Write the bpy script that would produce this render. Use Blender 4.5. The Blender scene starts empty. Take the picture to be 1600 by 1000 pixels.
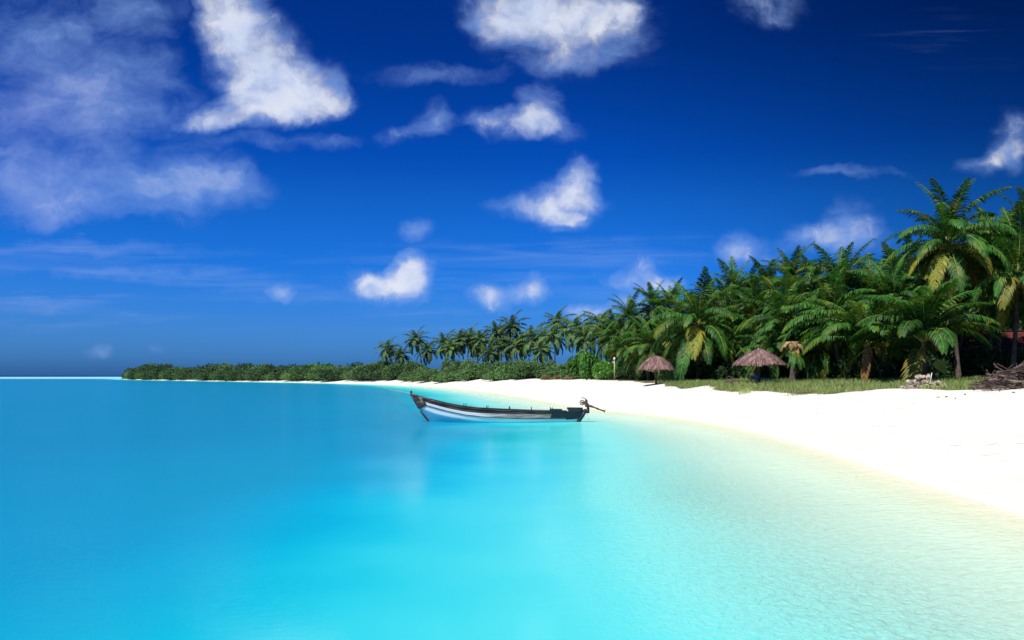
import bpy, math, random
import numpy as np
from mathutils import Vector, Matrix

random.seed(7)
RNG = np.random.default_rng(11)
R = math.radians
SC = bpy.context.scene
COL = SC.collection

# ------------------------------------------------------------------ camera
F = 1256.0            # focal length in pixels of the 1600 px wide photograph
CAMH = 2.0
HOR = 586.0
cam_d = bpy.data.cameras.new('camera')
cam = bpy.data.objects.new('camera', cam_d)
COL.objects.link(cam)
cam_d.sensor_width = 36.0
cam_d.lens = F / 1600 * 36.0
cam_d.shift_y = (HOR - 500.0) / 1600.0
cam_d.clip_end = 30000
cam_d.clip_start = 0.1
cam.location = (0, 0, CAMH)
cam.rotation_euler = (R(90), 0, 0)
SC.camera = cam


def at(px, Y):
    """world x of picture column px at distance Y"""
    return (px - 800.0) / F * Y


def up(py, Y):
    """world z of picture row py at distance Y"""
    return CAMH - (py - HOR) / F * Y


# ------------------------------------------------------------------ helpers
def new_mesh(name, verts, faces, mats=(), smooth=True, mat_idx=None):
    me = bpy.data.meshes.new(name)
    me.from_pydata([tuple(v) for v in verts], [], [tuple(f) for f in faces])
    for m in mats:
        me.materials.append(m)
    if mat_idx is not None:
        me.polygons.foreach_set('material_index', np.asarray(mat_idx, dtype=np.int32))
    if smooth:
        me.polygons.foreach_set('use_smooth', np.ones(len(me.polygons), dtype=bool))
    me.update()
    return me


def link(name, data, parent=None, loc=(0, 0, 0), rot=(0, 0, 0), scale=(1, 1, 1)):
    o = bpy.data.objects.new(name, data)
    COL.objects.link(o)
    o.parent = parent
    o.location = loc
    o.rotation_euler = rot
    o.scale = scale
    return o


def tag(o, label=None, cat=None, group=None, kind=None):
    if label: o['label'] = label
    if cat: o['category'] = cat
    if group: o['group'] = group
    if kind: o['kind'] = kind
    return o


class MB:
    """collects shapes that become ONE mesh"""
    def __init__(s):
        s.v = []; s.f = []

    def add(s, verts, faces):
        n = len(s.v)
        s.v.extend([tuple(q) for q in verts])
        s.f.extend([tuple(i + n for i in q) for q in faces])
        return s

    def box(s, c, size, rot=None):
        x, y, z = (q / 2 for q in size)
        vs = [Vector(p) for p in ((-x, -y, -z), (x, -y, -z), (x, y, -z), (-x, y, -z), (-x, -y, z), (x, -y, z), (x, y, z), (-x, y, z))]
        if rot is not None:
            vs = [rot @ q for q in vs]
        vs = [q + Vector(c) for q in vs]
        return s.add(vs, [(3, 2, 1, 0), (4, 5, 6, 7), (0, 1, 5, 4), (1, 2, 6, 5), (2, 3, 7, 6), (3, 0, 4, 7)])

    def tube(s, pts, radii, n=8, cap=True):
        pts = [Vector(p) for p in pts]
        if not hasattr(radii, '__len__'):
            radii = [radii] * len(pts)
        vs = []; fs = []
        ref = Vector((0.13, 0.31, 0.94)).normalized()
        for i, p in enumerate(pts):
            t = (pts[min(i + 1, len(pts) - 1)] - pts[max(i - 1, 0)]).normalized()
            if abs(t.dot(ref)) > .97:
                a = t.cross(Vector((1, 0, 0))).normalized()
            else:
                a = t.cross(ref).normalized()
            b = t.cross(a)
            for k in range(n):
                th = 2 * math.pi * k / n
                vs.append(p + (a * math.cos(th) + b * math.sin(th)) * radii[i])
        for i in range(len(pts) - 1):
            for k in range(n):
                k2 = (k + 1) % n
                fs.append((i * n + k, i * n + k2, (i + 1) * n + k2, (i + 1) * n + k))
        if cap:
            fs.append(tuple(reversed(range(n))))
            fs.append(tuple((len(pts) - 1) * n + k for k in range(n)))
        return s.add(vs, fs)

    def mesh(s, name, mat, smooth=True):
        return new_mesh(name, s.v, s.f, [mat] if mat else [], smooth)


# ------------------------------------------------------------------ materials
def mat_new(name):
    m = bpy.data.materials.new(name)
    m.use_nodes = True
    nt = m.node_tree
    nt.nodes.clear()
    return m, nt


class NT:
    def __init__(s, nt): s.nt = nt; s.N = nt.nodes; s.L = nt.links

    def n(s, t, **kw):
        q = s.N.new(t)
        for k, v in kw.items():
            setattr(q, k, v)
        return q

    def ln(s, a, b): s.L.new(a, b)

    def val(s, inp, v):
        if hasattr(v, 'is_linked') or isinstance(v, bpy.types.NodeSocket):
            s.L.new(v, inp)
        else:
            inp.default_value = v

    def m(s, op, a, b=0.0, c=0.0, clamp=False):
        q = s.N.new('ShaderNodeMath'); q.operation = op; q.use_clamp = clamp
        s.val(q.inputs[0], a); s.val(q.inputs[1], b); s.val(q.inputs[2], c)
        return q.outputs[0]

    def vm(s, op, a, b=(0, 0, 0)):
        q = s.N.new('ShaderNodeVectorMath'); q.operation = op
        s.val(q.inputs[0], a); s.val(q.inputs[1], b)
        return q.outputs['Value'] if op in ('LENGTH', 'DOT_PRODUCT') else q.outputs[0]

    def vscale(s, a, f):
        q = s.N.new('ShaderNodeVectorMath'); q.operation = 'SCALE'
        s.val(q.inputs[0], a); s.val(q.inputs['Scale'], f)
        return q.outputs[0]

    def ss(s, x, lo, hi, o0=0.0, o1=1.0):
        q = s.N.new('ShaderNodeMapRange'); q.interpolation_type = 'SMOOTHSTEP'
        s.val(q.inputs['Value'], x); s.val(q.inputs['From Min'], lo); s.val(q.inputs['From Max'], hi)
        s.val(q.inputs['To Min'], o0); s.val(q.inputs['To Max'], o1)
        return q.outputs[0]

    def noise(s, vec, scale, detail=4, rough=0.5, dist=0.0, color=False):
        q = s.N.new('ShaderNodeTexNoise')
        if vec is not None: s.L.new(vec, q.inputs['Vector'])
        q.inputs['Scale'].default_value = scale
        q.inputs['Detail'].default_value = detail
        q.inputs['Roughness'].default_value = rough
        q.inputs['Distortion'].default_value = dist
        return q.outputs['Color' if color else 'Fac']

    def ramp(s, fac, stops, interp='LINEAR'):
        q = s.N.new('ShaderNodeValToRGB')
        cr = q.color_ramp; cr.interpolation = interp
        while len(cr.elements) < len(stops): cr.elements.new(0.5)
        for e, (p, c) in zip(cr.elements, stops):
            e.position = p; e.color = (*c, 1)
        s.val(q.inputs[0], fac)
        return q.outputs[0]

    def mix(s, f, a, b, blend='MIX'):
        q = s.N.new('ShaderNodeMix'); q.data_type = 'RGBA'; q.blend_type = blend
        s.val(q.inputs[0], f)
        for i, v in ((6, a), (7, b)):
            if isinstance(v, tuple): q.inputs[i].default_value = (*v, 1)
            else: s.L.new(v, q.inputs[i])
        return q.outputs[2]

    def scaled(s, vec, sc):
        q = s.N.new('ShaderNodeMapping'); q.inputs['Scale'].default_value = sc
        s.L.new(vec, q.inputs['Vector'])
        return q.outputs[0]

    def bump(s, h, strength, dist, normal=None):
        q = s.N.new('ShaderNodeBump')
        q.inputs['Strength'].default_value = strength
        q.inputs['Distance'].default_value = dist
        s.L.new(h, q.inputs['Height'])
        if normal is not None: s.L.new(normal, q.inputs['Normal'])
        return q.outputs[0]

    def out(s, sh):
        o = s.N.new('ShaderNodeOutputMaterial'); s.L.new(sh, o.inputs['Surface'])


def principled(T, col, rough, normal=None, spec=0.3):
    p = T.n('ShaderNodeBsdfPrincipled')
    if isinstance(col, tuple): p.inputs['Base Color'].default_value = (*col, 1)
    else: T.ln(col, p.inputs['Base Color'])
    T.val(p.inputs['Roughness'], rough)
    p.inputs['Specular IOR Level'].default_value = spec
    if normal is not None: T.ln(normal, p.inputs['Normal'])
    return p


def mottled(name, c1, c2, scale, rough=0.7, bump=0.3, bdist=0.02, stretch=(1, 1, 1), c3=None, spec=0.25, per_obj=0.0):
    """two or three tone weathered surface in object space"""
    m, nt = mat_new(name); T = NT(nt)
    co = T.n('ShaderNodeTexCoord').outputs['Object']
    v = T.scaled(co, stretch)
    a = T.noise(v, scale, 6, 0.6)
    stops = [(0.36, c1), (0.64, c2)]
    if c3: stops = [(0.33, c1), (0.52, c2), (0.68, c3)]
    col = T.ramp(a, stops)
    if per_obj:
        rnd = T.n('ShaderNodeObjectInfo').outputs['Random']
        k = T.m('MULTIPLY_ADD', rnd, 2 * per_obj, 1 - per_obj)
        col = T.vscale(col, k)
    b = T.noise(v, scale * 3.1, 5, 0.6)
    nrm = T.bump(b, bump, bdist)
    T.out(principled(T, col, rough, nrm, spec).outputs[0])
    return m


def leaf_mat(name, dark, light, tip=None, transl=0.22, scale=1.2, var=0.4, rough=0.5, spec=0.2):
    m, nt = mat_new(name); T = NT(nt)
    tc = T.n('ShaderNodeTexCoord')
    oi = T.n('ShaderNodeObjectInfo')
    geo = T.n('ShaderNodeNewGeometry')
    seedv = T.vm('ADD', tc.outputs['Object'], T.vscale(oi.outputs['Location'], 0.37))
    a = T.noise(seedv, scale, 4, 0.6)
    isl = geo.outputs['Random Per Island']
    k = T.m('ADD', T.m('MULTIPLY', a, 0.75), T.m('MULTIPLY', isl, 0.3))
    col = T.ramp(k, [(0.3, dark), (0.75, light)])
    r = T.m('MULTIPLY_ADD', oi.outputs['Random'], 2 * var, 1 - var)
    col = T.vscale(col, r)
    if tip is not None:      # some whole leaflets yellowing
        y = T.ss(T.noise(seedv, 0.8, 2, 0.5), 0.52, 0.72)
        col = T.mix(T.m('MULTIPLY', y, 0.48), col, tip)
    p = principled(T, col, rough, None, spec)
    tr = T.n('ShaderNodeBsdfTranslucent')
    T.ln(T.mix(1.0, col, (1.5, 1.6, 0.7), 'MULTIPLY'), tr.inputs['Color'])
    mx = T.n('ShaderNodeMixShader'); mx.inputs[0].default_value = transl
    T.ln(p.outputs[0], mx.inputs[1]); T.ln(tr.outputs[0], mx.inputs[2])
    T.out(mx.outputs[0])
    return m


M = {}
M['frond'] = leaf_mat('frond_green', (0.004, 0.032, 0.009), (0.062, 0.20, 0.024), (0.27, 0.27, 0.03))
M['frond_old'] = leaf_mat('frond_yellowing', (0.10, 0.14, 0.015), (0.30, 0.28, 0.04), (0.42, 0.26, 0.05))
M['frond_dead'] = leaf_mat('frond_dead', (0.13, 0.065, 0.025), (0.40, 0.22, 0.07), None, 0.15, rough=0.8, spec=0.1)
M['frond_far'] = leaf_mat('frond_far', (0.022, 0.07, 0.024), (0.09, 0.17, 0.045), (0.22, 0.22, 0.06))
M['frond_red'] = leaf_mat('frond_red', (0.16, 0.045, 0.03), (0.40, 0.13, 0.09), None, 0.15, rough=0.8, spec=0.1)
M['straw'] = leaf_mat('frond_straw', (0.16, 0.10, 0.045), (0.44, 0.32, 0.16), None, 0.15, rough=0.8, spec=0.1)
M['rachis'] = mottled('rachis', (0.16, 0.22, 0.04), (0.40, 0.38, 0.09), 2.0, 0.5, 0.1)
M['rachis_dead'] = mottled('rachis_dead', (0.22, 0.12, 0.05), (0.36, 0.22, 0.10), 2.0, 0.8, 0.1)
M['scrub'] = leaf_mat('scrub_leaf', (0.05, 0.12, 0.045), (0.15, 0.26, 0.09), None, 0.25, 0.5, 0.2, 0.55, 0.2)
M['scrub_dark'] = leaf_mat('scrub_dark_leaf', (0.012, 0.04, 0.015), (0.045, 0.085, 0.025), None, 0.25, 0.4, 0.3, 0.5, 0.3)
M['spit_leaf'] = leaf_mat('spit_leaf', (0.022, 0.06, 0.028), (0.085, 0.15, 0.06), None, 0.2, 0.4, 0.15, 0.55, 0.2)
M['scrub_bright'] = leaf_mat('scrub_bright_leaf', (0.03, 0.13, 0.018), (0.14, 0.31, 0.045), None, 0.3, 0.8, 0.15, 0.4, 0.35)
M['yellow_leaf'] = leaf_mat('yellow_leaf', (0.25, 0.25, 0.03), (0.5, 0.45, 0.06), None, 0.3)
M['dry_scrub'] = leaf_mat('dry_scrub', (0.16, 0.12, 0.06), (0.33, 0.25, 0.13), None, 0.15, 1.0, 0.2, 0.8, 0.1)
M['grass'] = leaf_mat('beach_grass', (0.15, 0.25, 0.07), (0.36, 0.43, 0.15), (0.46, 0.45, 0.20), 0.3, 0.35, 0.0, 0.6, 0.2)
M['wood_twig'] = mottled('twig', (0.06, 0.045, 0.035), (0.16, 0.12, 0.09), 8, 0.85, 0.4)
M['coconut'] = mottled('coconut', (0.30, 0.13, 0.02), (0.52, 0.26, 0.04), 3, 0.45, 0.1)
M['coconut_green'] = mottled('coconut_green', (0.09, 0.15, 0.02), (0.22, 0.24, 0.04), 3, 0.4, 0.1)
M['rock'] = mottled('coral_rock', (0.16, 0.11, 0.085), (0.50, 0.41, 0.32), 1.6, 0.9, 0.8, 0.06, (1, 1, 1), (0.74, 0.65, 0.52), 0.1, 0.35)
M['driftwood'] = mottled('driftwood', (0.035, 0.024, 0.022), (0.10, 0.07, 0.062), 5, 0.85, 0.5, 0.02, (1, 1, 1), (0.22, 0.16, 0.14), 0.1, 0.7)
M['thatch'] = None
M['post'] = mottled('weathered_post', (0.045, 0.033, 0.026), (0.12, 0.09, 0.07), 6, 0.85, 0.5, 0.02, (6, 6, 1))
M['white_paint'] = mottled('white_paint', (0.62, 0.60, 0.55), (0.80, 0.79, 0.75), 5, 0.55, 0.15, 0.01)
M['boat_white'] = mottled('boat_white', (0.74, 0.73, 0.70), (0.85, 0.85, 0.83), 2.2, 0.42, 0.12, 0.008, (0.35, 1, 3), None, 0.35)
M['boat_weathered'] = mottled('boat_weathered', (0.085, 0.062, 0.052), (0.33, 0.26, 0.235), 3.0, 0.75, 0.3, 0.01, (0.22, 1, 4), (0.60, 0.53, 0.50))
M['boat_stripe'] = mottled('boat_stripe', (0.66, 0.62, 0.60), (0.82, 0.80, 0.78), 3.0, 0.55, 0.2, 0.008, (0.3, 1, 4))
M['boat_blend'] = None
M['boat_dark'] = mottled('boat_dark', (0.010, 0.010, 0.012), (0.045, 0.033, 0.031), 3.5, 0.55, 0.3, 0.01, (0.25, 1, 4), (0.20, 0.145, 0.13))
M['boat_navy'] = mottled('boat_navy', (0.008, 0.013, 0.022), (0.022, 0.034, 0.05), 3.0, 0.45, 0.2, 0.01, (0.4, 1, 2))
M['boat_inside'] = mottled('boat_inside', (0.16, 0.11, 0.085), (0.38, 0.28, 0.22), 3.0, 0.75, 0.3, 0.01, (0.3, 3, 3))
M['iron'] = mottled('rusty_iron', (0.035, 0.022, 0.02), (0.12, 0.062, 0.05), 9, 0.6, 0.3, 0.01, (1, 1, 1), (0.22, 0.15, 0.14))
M['rope'] = mottled('rope', (0.30, 0.25, 0.19), (0.50, 0.43, 0.34), 14, 0.9, 0.5, 0.01)
M['cushion'] = mottled('cushion', (0.62, 0.50, 0.40), (0.74, 0.64, 0.52), 5, 0.8, 0.2)
M['lounge_blue'] = mottled('lounge_blue', (0.16, 0.22, 0.40), (0.30, 0.37, 0.55), 4, 0.6, 0.2)
M['wall_plaster'] = mottled('wall_plaster', (0.30, 0.24, 0.18), (0.45, 0.38, 0.30), 1.5, 0.9, 0.2)
M['door_wood'] = mottled('door_wood', (0.06, 0.035, 0.02), (0.13, 0.075, 0.045), 3, 0.7, 0.3, 0.01, (6, 6, 1))


def make_tile_mat():
    m, nt = mat_new('red_roof_tiles'); T = NT(nt)
    co = T.n('ShaderNodeTexCoord').outputs['Object']
    w = T.n('ShaderNodeTexWave'); w.wave_type = 'BANDS'; w.bands_direction = 'Z'
    w.inputs['Scale'].default_value = 1.6; w.inputs['Distortion'].default_value = 0.6
    T.ln(co, w.inputs['Vector'])
    w2 = T.n('ShaderNodeTexWave'); w2.wave_type = 'BANDS'; w2.bands_direction = 'X'
    w2.inputs['Scale'].default_value = 1.4; w2.inputs['Distortion'].default_value = 0.3
    T.ln(co, w2.inputs['Vector'])
    a = T.noise(co, 1.7, 5, 0.6)
    c = T.ramp(a, [(0.3, (0.055, 0.012, 0.010)), (0.7, (0.15, 0.032, 0.026))])
    h = T.m('ADD', w.outputs['Fac'], T.m('MULTIPLY', w2.outputs['Fac'], 0.7))
    n = T.bump(h, 0.9, 0.08)
    T.out(principled(T, c, 0.8, n, 0.2).outputs[0])
    return m


def make_thatch_mat():
    m, nt = mat_new('dry_thatch'); T = NT(nt)
    geo = T.n('ShaderNodeNewGeometry'); co = T.n('ShaderNodeTexCoord').outputs['Object']
    a = T.noise(co, 2.0, 4, 0.6)
    k = T.m('ADD', T.m('MULTIPLY', a, 0.55), T.m('MULTIPLY', geo.outputs['Random Per Island'], 0.45))
    c = T.ramp(k, [(0.2, (0.06, 0.033, 0.03)), (0.5, (0.19, 0.115, 0.105)), (0.85, (0.42, 0.29, 0.25))])
    T.out(principled(T, c, 0.9, None, 0.1).outputs[0])
    return m


def make_trunk_mat():
    m, nt = mat_new('palm_bark'); T = NT(nt)
    co = T.n('ShaderNodeTexCoord').outputs['Object']
    w = T.n('ShaderNodeTexWave'); w.wave_type = 'BANDS'; w.bands_direction = 'Z'
    w.inputs['Scale'].default_value = 2.2; w.inputs['Distortion'].default_value = 1.2; w.inputs['Detail'].default_value = 2
    T.ln(co, w.inputs['Vector'])
    a = T.noise(co, 2.5, 5, 0.6)
    c = T.ramp(a, [(0.3, (0.05, 0.04, 0.033)), (0.7, (0.16, 0.125, 0.10))])
    c = T.mix(T.m('MULTIPLY', T.ss(w.outputs['Fac'], 0.75, 1.0), 0.3), c, (0.05, 0.04, 0.032))
    n = T.bump(w.outputs['Fac'], 0.35, 0.02)
    T.out(principled(T, c, 0.85, n, 0.15).outputs[0])
    return m


def make_plank_mat():
    m, nt = mat_new('peeling_plank'); T = NT(nt)
    co = T.n('ShaderNodeTexCoord').outputs['Object']
    v = T.scaled(co, (0.3, 1, 5))
    a = T.noise(v, 3.0, 6, 0.65)
    sx = T.n('ShaderNodeSeparateXYZ'); T.ln(co, sx.inputs[0])
    w = T.ss(T.m('ADD', sx.outputs[0], T.m('MULTIPLY', T.m('SUBTRACT', a, 0.5), 5.0)), -1.1, 0.6)
    white = T.ramp(a, [(0.3, (0.66, 0.62, 0.60)), (0.7, (0.82, 0.80, 0.78))])
    bare = T.ramp(T.noise(v, 5.0, 6, 0.65), [(0.33, (0.085, 0.06, 0.05)), (0.52, (0.30, 0.235, 0.21)), (0.68, (0.58, 0.50, 0.47))])
    T.out(principled(T, T.mix(w, white, bare), 0.65, T.bump(a, 0.3, 0.01), 0.2).outputs[0])
    return m


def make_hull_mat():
    m, nt = mat_new('hull_colour'); T = NT(nt)
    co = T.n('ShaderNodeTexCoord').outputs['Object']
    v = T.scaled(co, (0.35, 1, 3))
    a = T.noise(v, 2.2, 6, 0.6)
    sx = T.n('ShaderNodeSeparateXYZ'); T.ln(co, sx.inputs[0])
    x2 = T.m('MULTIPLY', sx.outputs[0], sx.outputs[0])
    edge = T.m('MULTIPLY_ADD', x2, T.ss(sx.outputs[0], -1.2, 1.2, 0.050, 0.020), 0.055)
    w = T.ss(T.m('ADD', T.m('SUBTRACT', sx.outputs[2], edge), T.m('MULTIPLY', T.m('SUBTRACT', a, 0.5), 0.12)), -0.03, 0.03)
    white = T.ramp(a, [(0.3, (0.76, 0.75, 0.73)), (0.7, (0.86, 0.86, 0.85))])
    blue = T.mix(T.ss(T.m('ADD', sx.outputs[0], T.m('MULTIPLY', a, 1.5)), -1.8, 2.2), (0.09, 0.41, 0.54), (0.38, 0.66, 0.71))  # pale blue below the curved edge, deeper forward; edge climbs towards both ends
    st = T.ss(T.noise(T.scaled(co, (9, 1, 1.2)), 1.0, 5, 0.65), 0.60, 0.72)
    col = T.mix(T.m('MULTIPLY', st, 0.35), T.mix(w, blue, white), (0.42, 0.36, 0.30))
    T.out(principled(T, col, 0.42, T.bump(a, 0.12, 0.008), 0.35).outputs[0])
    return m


M['hull_colour'] = make_hull_mat()
M['boat_blend'] = make_plank_mat()
M['tiles'] = make_tile_mat()
M['thatch'] = make_thatch_mat()
M['bark'] = make_trunk_mat()

# ------------------------------------------------------------------ shoreline and terrain
def img(px, py):
    Y = CAMH * F / (py - HOR)
    return (at(px, Y), Y)


SHORE = [(13, -400), (11, -60), (8.6, -10), (7.5, 4)]
SHORE += [img(*p) for p in ((1600, 806), (1500, 775), (1400, 744), (1300, 709), (1200, 680), (1110, 660), (1030, 649), (960, 642.5), (900, 635),
                            (850, 626), (775, 614), (700, 606), (650, 602.5), (600, 600.3), (520, 598.4), (400, 596.4))]
SHORE += [(-125, 300), (-168, 352), (-206, 430), (-214, 452), (-205, 478), (-150, 520), (-60, 560), (120, 600), (420, 640), (900, 660), (900, -400)]
SHORE = np.array(SHORE, dtype=float)


def smooth_poly(P, it=2):
    for _ in range(it):      # Chaikin corner cutting
        Q = np.roll(P, -1, axis=0)
        P = np.stack([0.75 * P + 0.25 * Q, 0.25 * P + 0.75 * Q], 1).reshape(-1, 2)
    return P


SP = smooth_poly(SHORE, 2)


def shore_dist(x, y):
    """signed distance to the waterline, positive on land"""
    x = np.asarray(x, float); y = np.asarray(y, float)
    A = SP; B = np.roll(SP, -1, axis=0)
    best = np.full(x.shape, 1e18); inside = np.zeros(x.shape, bool)
    for (ax, ay), (bx, by) in zip(A, B):
        dx, dy = bx - ax, by - ay
        t = np.clip(((x - ax) * dx + (y - ay) * dy) / (dx * dx + dy * dy + 1e-12), 0, 1)
        d = (x - ax - t * dx) ** 2 + (y - ay - t * dy) ** 2
        best = np.minimum(best, d)
        if ay != by:
            c = ((ay > y) != (by > y)) & (x < dx * (y - ay) / dy + ax)
            inside ^= c
    d = np.sqrt(best)
    return np.where(inside, d, -d)


def vnoise(x, y, seed=0):
    """smooth value noise"""
    x = np.asarray(x, float); y = np.asarray(y, float)
    xi = np.floor(x).astype(np.int64); yi = np.floor(y).astype(np.int64)
    fx = x - xi; fy = y - yi
    fx = fx * fx * (3 - 2 * fx); fy = fy * fy * (3 - 2 * fy)

    def h(i, j):
        n = (i * 374761393 + j * 668265263 + seed * 982451653) & 0x7fffffff
        n = ((n ^ (n >> 13)) * 1274126177) & 0x7fffffff
        return ((n ^ (n >> 16)) & 0xffff) / 65535.0
    a = h(xi, yi); b = h(xi + 1, yi); c = h(xi, yi + 1); d = h(xi + 1, yi + 1)
    return (a * (1 - fx) + b * fx) * (1 - fy) + (c * (1 - fx) + d * fx) * fy


PROF_S = np.array([-400, -60, -25, -12, -6, -2, 0, 1.2, 3, 5.5, 9, 12, 18, 30, 60, 900])
PROF_Z = np.array([-3.5, -2.6, -2.0, -1.4, -0.8, -0.22, 0.0, 0.10, 0.36, 0.80, 1.30, 1.46, 1.56, 1.78, 1.95, 2.0])


def height(x, y):
    s = shore_dist(x, y)
    z = np.interp(s, PROF_S, PROF_Z)
    n = (vnoise(np.asarray(x) * .35, np.asarray(y) * .35, 3) - .5) * .16 + (vnoise(np.asarray(x) * 1.3, np.asarray(y) * 1.3, 4) - .5) * .05
    return z + n * np.clip((s - 3) / 6, 0, 1), s


def hz(x, y):
    return float(height(np.array([x]), np.array([y]))[0][0])


def axis(lo, hi, n, k, c=0.0):
    """samples packed round c"""
    a0 = math.asinh((lo - c) / k); a1 = math.asinh((hi - c) / k)
    return np.sinh(np.linspace(a0, a1, n)) * k + c


def grid_mesh(name, xs, ys, zfun, mat, attrs):
    X, Y = np.meshgrid(xs, ys)
    nx, ny = len(xs), len(ys)
    Z = zfun(X, Y)
    V = np.stack([X, Y, Z], -1).reshape(-1, 3)
    i = np.arange(nx * ny).reshape(ny, nx)
    Fq = np.stack([i[:-1, :-1], i[:-1, 1:], i[1:, 1:], i[1:, :-1]], -1).reshape(-1, 4)
    me = bpy.data.meshes.new(name)
    me.vertices.add(len(V)); me.vertices.foreach_set('co', V.astype(np.float32).ravel())
    me.loops.add(Fq.size); me.loops.foreach_set('vertex_index', Fq.astype(np.int32).ravel())
    me.polygons.add(len(Fq)); me.polygons.foreach_set('loop_start', (np.arange(len(Fq)) * 4).astype(np.int32))
    me.polygons.foreach_set('use_smooth', np.ones(len(Fq), bool))
    me.update(calc_edges=True)
    for k, f in attrs.items():
        a = me.attributes.new(k, 'FLOAT', 'POINT')
        a.data.foreach_set('value', f(X, Y).astype(np.float32).ravel())
    me.materials.append(mat)
    return me


def veg_mask(x, y):
    """how much the ground is covered by litter and turf (1) rather than bare sand (0)"""
    s = shore_dist(x, y)
    n = (vnoise(x * .25, y * .25, 9) - .5) * 3.0 + (vnoise(x * 1.1, y * 1.1, 10) - .5) * 1.8
    edge = np.interp(y, [0, 28, 33, 36, 38, 42, 50, 57, 64, 72, 100, 170, 210, 260, 400], [13, 12, 11, 10.2, 8.4, 8.0, 8.5, 9.4, 11.0, 11.5, 12.5, 10.0, 6.0, 3.5, 2.6])
    return np.clip((s - edge + n) / 1.2 + .5, 0, 1)


# --- sand / ground material
def make_ground_mat():
    m, nt = mat_new('sand_ground'); T = NT(nt)
    geo = T.n('ShaderNodeNewGeometry').outputs['Position']
    s = T.n('ShaderNodeAttribute'); s.attribute_name = 'shore'
    v = T.n('ShaderNodeAttribute'); v.attribute_name = 'veg'
    n1 = T.noise(geo, 0.5, 5, 0.6)
    n2 = T.noise(geo, 6.0, 5, 0.65)
    sand = T.ramp(n1, [(0.3, (0.645, 0.62, 0.55)), (0.7, (0.735, 0.715, 0.65))])
    grains = T.ss(n2, 0.30, 0.5, 0.90, 1.0)
    sand = T.vscale(sand, grains)
    sand = T.mix(T.ss(s.outputs['Fac'], -1.4, -0.1, 1.0, 0.0), sand, (0.79, 0.76, 0.69))
    # damp sand beside the water
    w = T.m('ADD', s.outputs['Fac'], T.m('MULTIPLY', T.m('SUBTRACT', n1, 0.5), 1.2))
    damp = T.m('MULTIPLY', T.ss(w, 0.25, 1.5, 1.0, 0.0), T.ss(w, -1.6, -0.1, 0.0, 0.85))
    sand = T.mix(damp, sand, (0.76, 0.72, 0.60))
    # litter and thin turf further inland
    lit = T.ramp(T.noise(geo, 1.3, 6, 0.65), [(0.3, (0.035, 0.04, 0.015)), (0.5, (0.10, 0.10, 0.04)), (0.72, (0.25, 0.21, 0.11))])
    vm = T.m('ADD', v.outputs['Fac'], T.m('MULTIPLY', T.m('SUBTRACT', n2, 0.5), 0.7))
    col = T.mix(T.ss(vm, 0.35, 0.65), sand, lit)
    h = T.m('ADD', T.noise(geo, 2.2, 5, 0.6), T.m('MULTIPLY', n2, 0.25))
    # trodden dips
    fp = T.n('ShaderNodeTexVoronoi'); fp.inputs['Scale'].default_value = 1.5; T.ln(geo, fp.inputs['Vector'])
    dip = T.ss(fp.outputs['Distance'], 0.05, 0.30)
    dip = T.m('MULTIPLY', dip, T.m('MULTIPLY', T.ss(s.outputs['Fac'], 1.5, 3.0), T.ss(T.noise(geo, 0.16, 2, 0.5), 0.42, 0.6, 0.15, 1.3)))
    h = T.m('ADD', h, dip)
    # ridges on the sea bed
    sea = T.ss(s.outputs['Fac'], -1.2, 0.0, 1.0, 0.0)
    vo = T.n('ShaderNodeTexVoronoi'); vo.feature = 'SMOOTH_F1'; vo.inputs['Scale'].default_value = 6.0
    wv = T.vm('ADD', geo, T.vscale(T.noise(geo, 1.6, 3, 0.5, color=True), 0.5))
    T.ln(T.scaled(wv, (0.8, 1.5, 1)), vo.inputs['Vector'])
    rid = T.m('MULTIPLY', vo.outputs['Distance'], T.m('MULTIPLY', sea, 0.5))
    n = T.bump(T.m('ADD', h, rid), 0.8, 0.09)
    T.out(principled(T, col, 0.95, n, 0.1).outputs[0])
    return m


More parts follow.
